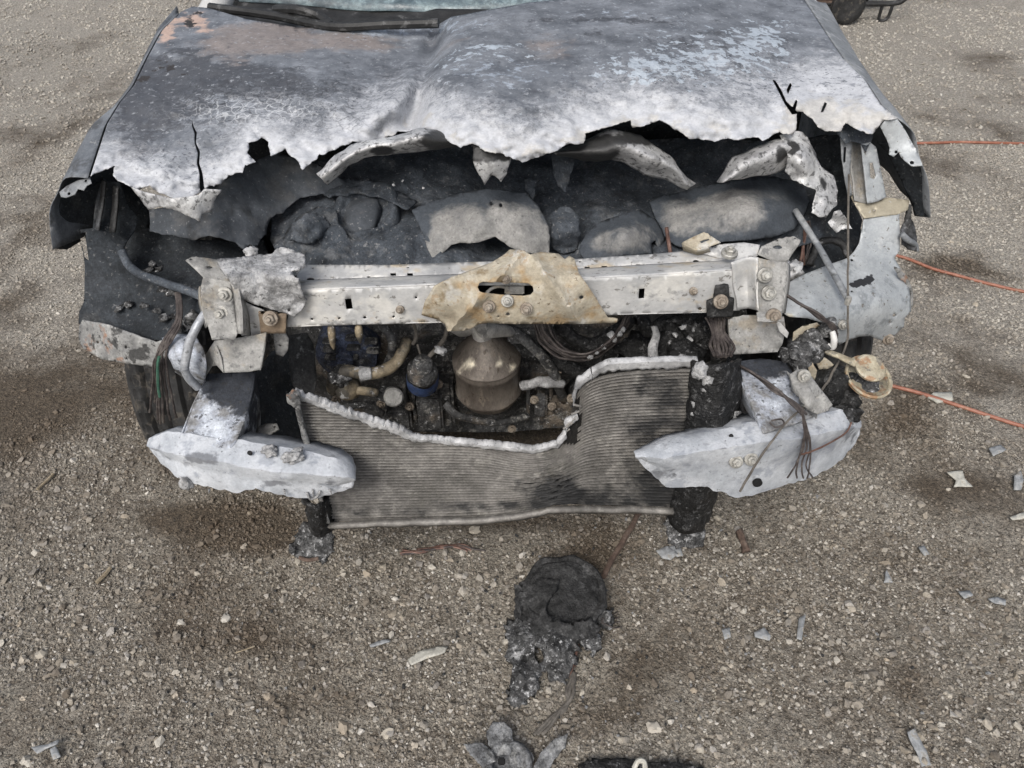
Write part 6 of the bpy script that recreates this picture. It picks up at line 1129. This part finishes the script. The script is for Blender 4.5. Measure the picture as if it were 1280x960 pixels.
# orange extension cords
def cord(pts, label, r=.0060):
    m = MB(); tube(m, [GP(x, y, r) for x, y in pts], r, 10, 8); thing_mesh(m, 'extension_cord', 'cord_orange', label, 'cord', 'orange extension cords')
cord([(1020, 176), (1080, 177), (1137, 178), (1170, 178), (1200, 177), (1240, 178), (1290, 178), (1400, 180)], 'orange extension cord farthest back, running straight from behind the right fender', .0066)
cord([(1040, 300), (1090, 312), (1132, 322), (1165, 334), (1200, 343), (1240, 354), (1290, 364), (1400, 376)], 'middle orange extension cord coming out beside the grey inner apron')
cord([(1040, 470), (1080, 474), (1112, 482), (1150, 492), (1200, 508), (1240, 521), (1290, 536), (1400, 560)], 'nearest orange extension cord leaving from behind the right tyre')
# pale and grey plastic shards
def shard(pts, mat, label, z=.012, name='plastic_shard', tilt=.0, thick=.003):
    y0 = sum(p[1] for p in pts) / len(pts); c = UZ(sum(p[0] for p in pts) / len(pts), y0, 0); g = ghz(c.x, c.y)
    m = MB(); plate(m, pts, lambda x, y: g + z + tilt * (y0 - y) / 20, (), 5, rag=.7, mode='z', disp=[(.002, 40)])
    return thing_mesh(m, name, mat, label, 'shard', 'plastic shards on the gravel', solid=thick, sharp=0)
shard([(510, 824), (524, 814), (548, 808), (560, 808), (556, 815), (536, 822), (514, 831)], 'plastic_pale', 'long pale shard lying left of the charred fan motor')
shard([(462, 806), (472, 801), (486, 799), (488, 802), (474, 806), (463, 809)], 'plastic_grey', 'small dark grey sliver near the long pale shard')
shard([(1184, 590), (1203, 588), (1206, 598), (1216, 608), (1192, 608), (1195, 600)], 'plastic_pale', 'notched pale shard on the gravel at far right', tilt=.004)
shard([(1105, 728), (1108, 711), (1116, 728)], 'plastic_grey', 'small grey triangular shard standing out right of centre', tilt=.008)
shard([(1198, 739), (1212, 738), (1217, 744), (1206, 748)], 'plastic_grey', 'small curled grey shard right of the triangular one')
shard([(1235, 748), (1246, 746), (1258, 750), (1257, 756), (1242, 753)], 'plastic_grey', 'ridged grey shard near the right edge')
shard([(996, 798), (999, 772), (1007, 768), (1005, 782), (1002, 800)], 'plastic_grey', 'narrow upright grey strip in the lower right gravel')
shard([(943, 790), (955, 784), (964, 795), (962, 800), (944, 796)], 'plastic_grey', 'flat grey shard left of the narrow upright strip')
shard([(902, 786), (912, 784), (914, 796), (906, 799)], 'plastic_grey', 'chipped grey shard farthest left of the right hand litter')
shard([(1134, 915), (1144, 910), (1150, 924), (1158, 938), (1164, 956), (1152, 958), (1146, 940), (1140, 930)], 'plastic_grey', 'split forked grey shard at the bottom right', tilt=.006)
shard([(1148, 684), (1156, 682), (1162, 692), (1156, 694)], 'plastic_grey', 'tiny mauve grey chip above the triangular shard')
shard([(1268, 594), (1276, 588), (1280, 600), (1276, 612), (1268, 612)], 'plastic_grey', 'upright grey shard cut by the right edge', tilt=.01)
shard([(1262, 646), (1280, 640), (1290, 644), (1280, 648), (1266, 650)], 'plastic_pale', 'thin pale shard at the right edge')
shard([(1236, 560), (1250, 556), (1258, 562), (1242, 570)], 'plastic_grey', 'small grey shard below the nearest orange cord at right')
shard([(820, 688), (834, 682), (848, 692), (838, 700), (828, 697)], 'plastic_grey', 'cracked grey shard under the right support foot', tilt=.006)
shard([(836, 682), (850, 682), (854, 694), (846, 696)], 'plastic_grey', 'second cracked shard touching the right support foot', tilt=.008)
shard([(38, 934), (60, 930), (74, 924), (72, 930), (58, 936), (46, 942)], 'plastic_grey', 'grey forked shard in the bottom left corner', tilt=.004)
shard([(62, 936), (70, 932), (76, 946), (66, 950)], 'plastic_grey', 'small grey chip touching the forked shard bottom left')
shard([(1168, 490), (1190, 490), (1192, 500), (1172, 502), (1160, 496)], 'plastic_pale', 'flat pale stone like shard beside the nearest orange cord', thick=.008)
m = MB(); tube(m, [GP(46, 612, .008), GP(54, 604, .008), GP(66, 592, .009)], .004, 6, 4, .002); thing_mesh(m, 'twig', 'wood_grey', 'pale twig on the gravel left of the bumper', 'twig')
m = MB(); tube(m, [GP(120, 728, .008), GP(128, 720, .009), GP(138, 710, .008)], .005, 6, 4, .002); thing_mesh(m, 'twig', 'wood_grey', 'short stick in the lower left gravel', 'twig')
m = MB(); tube(m, [GP(294, 816, .005), GP(306, 812, .006), GP(318, 808, .005)], .0018, 6, 4, .002); thing_mesh(m, 'twig', 'wood_grey', 'very thin straw below the left support foot', 'twig')
m = MB(); plate(m, [(921, 662), (928, 660), (932, 674), (938, 686), (930, 688), (925, 676)], lambda x, y: .02, (), 4, rag=1, mode='z', disp=[(.006, 40)]); thing_mesh(m, 'charred_stick', 'rust_rod', 'dark brown charred stick right of the right support foot', 'stick', solid=.012, sharp=0)
# larger pebbles
def pebble(px, py, r, mat, label, group):
    m = MB(); p = GP(px, py, 0); lump(m, (p.x, p.y, p.z + r * .15), (r * 1.05, r * random.uniform(.65, .95), r * random.uniform(.5, .75)), .55, 1.5, 2, fine=.25)
    thing_mesh(m, 'pebble', mat, label, 'pebble', group, sharp=24)
PB = [(593, 662, 14), (609, 720, 8), (581, 742, 9), (459, 718, 11), (503, 757, 7), (480, 764, 7), (428, 713, 7), (618, 733, 7), (816, 911, 16), (776, 926, 9), (874, 938, 12), (867, 864, 8), (787, 860, 8), (826, 702, 7), (728, 866, 9), (600, 815, 8), (588, 868, 8),
      (1072, 880, 14), (1160, 904, 11), (1175, 906, 9), (1183, 866, 8), (952, 880, 9), (937, 880, 9), (955, 762, 7), (1108, 824, 6), (1173, 804, 8), (1158, 742, 10), (1186, 870, 8), (1080, 943, 7), (1057, 938, 10), (905, 836, 10), (914, 832, 8), (1276, 840, 8), (1036, 920, 7), (1246, 806, 6),
      (157, 647, 9), (254, 706, 7), (247, 718, 8), (282, 772, 13), (225, 776, 9), (430, 909, 15), (428, 944, 9), (335, 871, 11), (257, 936, 8), (300, 952, 8), (52, 818, 14), (30, 826, 10), (28, 837, 11), (80, 833, 8), (58, 847, 8), (116, 864, 9), (30, 875, 9), (100, 770, 6), (120, 892, 7), (75, 930, 8), (136, 728, 5), (25, 780, 8), (305, 684, 9), (325, 700, 8), (308, 709, 6), (312, 642, 7), (355, 738, 8), (372, 702, 9), (220, 870, 8), (470, 900, 8), (395, 868, 8),
      (485, 918, 16), (518, 934, 10), (1185, 612, 6), (1240, 262, 7), (1190, 302, 7), (1225, 160, 7), (1220, 380, 8), (1208, 470, 8)]
LM = [('charred fan motor', 695, 780), ('broken fan hub', 640, 940), ('left support foot', 390, 685), ('right support foot', 858, 670), ('long pale shard', 535, 818), ('triangular grey shard', 1110, 722), ('forked shard bottom right', 1150, 935), ('forked shard bottom left', 58, 935),
      ('narrow upright grey strip', 1001, 785), ('short stick', 130, 718), ('left bumper stub', 300, 600), ('nearest orange cord', 1200, 508), ('middle orange cord', 1200, 343), ('farthest orange cord', 1210, 177), ('notched pale shard', 1200, 598), ('thin straw', 306, 812), ('ridged grey shard', 1246, 750)]
ORD = ['nearest to it', 'second nearest', 'third nearest', 'fourth nearest', 'fifth nearest', 'sixth nearest', 'seventh nearest', 'eighth nearest', 'ninth nearest', 'tenth nearest', 'eleventh nearest', 'twelfth nearest']
secs = {}
for i, (x, y, s_) in enumerate(PB):
    nm, lx, ly = min(LM, key=lambda l: (l[1] - x) ** 2 + (l[2] - y) ** 2)
    w_ = ('right of' if x > lx else 'left of') if abs(x - lx) > abs(y - ly) else ('in front of' if y > ly else 'behind')
    secs.setdefault((nm, w_), []).append((math.hypot(x - lx, y - ly), i))
PLAB = {}
for (nm, w_), l in secs.items():
    for k, (_, i) in enumerate(sorted(l)):
        size = 'large pale' if PB[i][2] >= 12 else ('small pale' if PB[i][2] < 8 else 'pale')
        PLAB[i] = size + ' pebble ' + w_ + ' the ' + nm + (', ' + ORD[min(k, 11)] if len(l) > 1 else '')
for i, (x, y, s_) in enumerate(PB):
    dep = UZ(x, y, 0).y * CT + CAM_H * ST
    pebble(x, y, s_ * dep / F / 2, 'pebble_pale', PLAB[i], 'larger pebbles in the gravel')

# ---- portable generator behind the car
gp = UZ(1056, 30, 0); gen = empty('portable_generator', (gp.x + .15, gp.y + .1, 0)); tag(gen, 'black wheeled portable generator standing behind the car at top right', 'generator')
gx0, gy0 = gp.x, gp.y
def gpt(x, y, z): return Vector((gx0 + x, gy0 + y, z))
for s_ in (0, .5):
    wh = part('wheel', 'rubber', lambda m: lathe(m, [(.07, -.028), (.098, -.028), (.112, -.018), (.112, .018), (.098, .028), (.07, .028)], gpt(-.01, s_, .112), (.05, -1, 0), 36), gen)
    part('rim', 'plastic_grey', lambda m: lathe(m, [(.0005, .014), (.018, .016), (.022, .004), (.06, .006), (.072, .024), (.074, -.02), (.0005, -.02)], gpt(-.01, s_, .112), (.05, -1, 0), 28), wh)
    part('axle_cap', 'bolt_steel', lambda m: lathe(m, [(.010, .014), (.010, .024), (.0005, .026)], gpt(-.01, s_, .112), (.05, -1, 0), 12), wh)
for y in (.04, .46):
    part('frame_rail', 'plastic_black', lambda m: tube(m, [gpt(-.35, y, .42), gpt(-.34, y, .2), gpt(-.28, y, .13), gpt(0, y, .12), gpt(.30, y, .12), gpt(.38, y, .15), gpt(.44, y, .24), gpt(.45, y, .6)], .017, 10, 6), gen)
    part('support_leg', 'plastic_black', lambda m: (tube(m, [gpt(.24, y, .12), gpt(.24, y, .03), gpt(.26, y, .01), gpt(.30, y, .03), gpt(.31, y, .12)], .011, 8, 4)), gen)
    part('frame_top', 'plastic_black', lambda m: tube(m, [gpt(-.35, y, .42), gpt(-.34, y, .58), gpt(-.28, y, .62), gpt(.38, y, .62), gpt(.45, y, .6)], .017, 10, 5), gen)
part('engine', 'plastic_black', lambda m: box(m, gpt(-.12, .25, .32), (.34, .34, .34), None, .03), gen)
part('alternator_end', 'plastic_grey', lambda m: lathe(m, [(.0005, -.16), (.12, -.16), (.13, -.14), (.13, .1), (.11, .14), (.0005, .14)], gpt(.22, .25, .30), (1, 0, 0), 28), gen)
part('fuel_tank', 'plastic_black', lambda m: box(m, gpt(.02, .25, .55), (.56, .36, .14), None, .04), gen)
part('skid_plate', 'rust_rod', lambda m: box(m, gpt(-.18, .05, .13), (.2, .05, .03), None, .006), gen)
part('side_panel', 'plastic_black', lambda m: box(m, gpt(-.20, .03, .2), (.22, .04, .09), None, .01), gen)
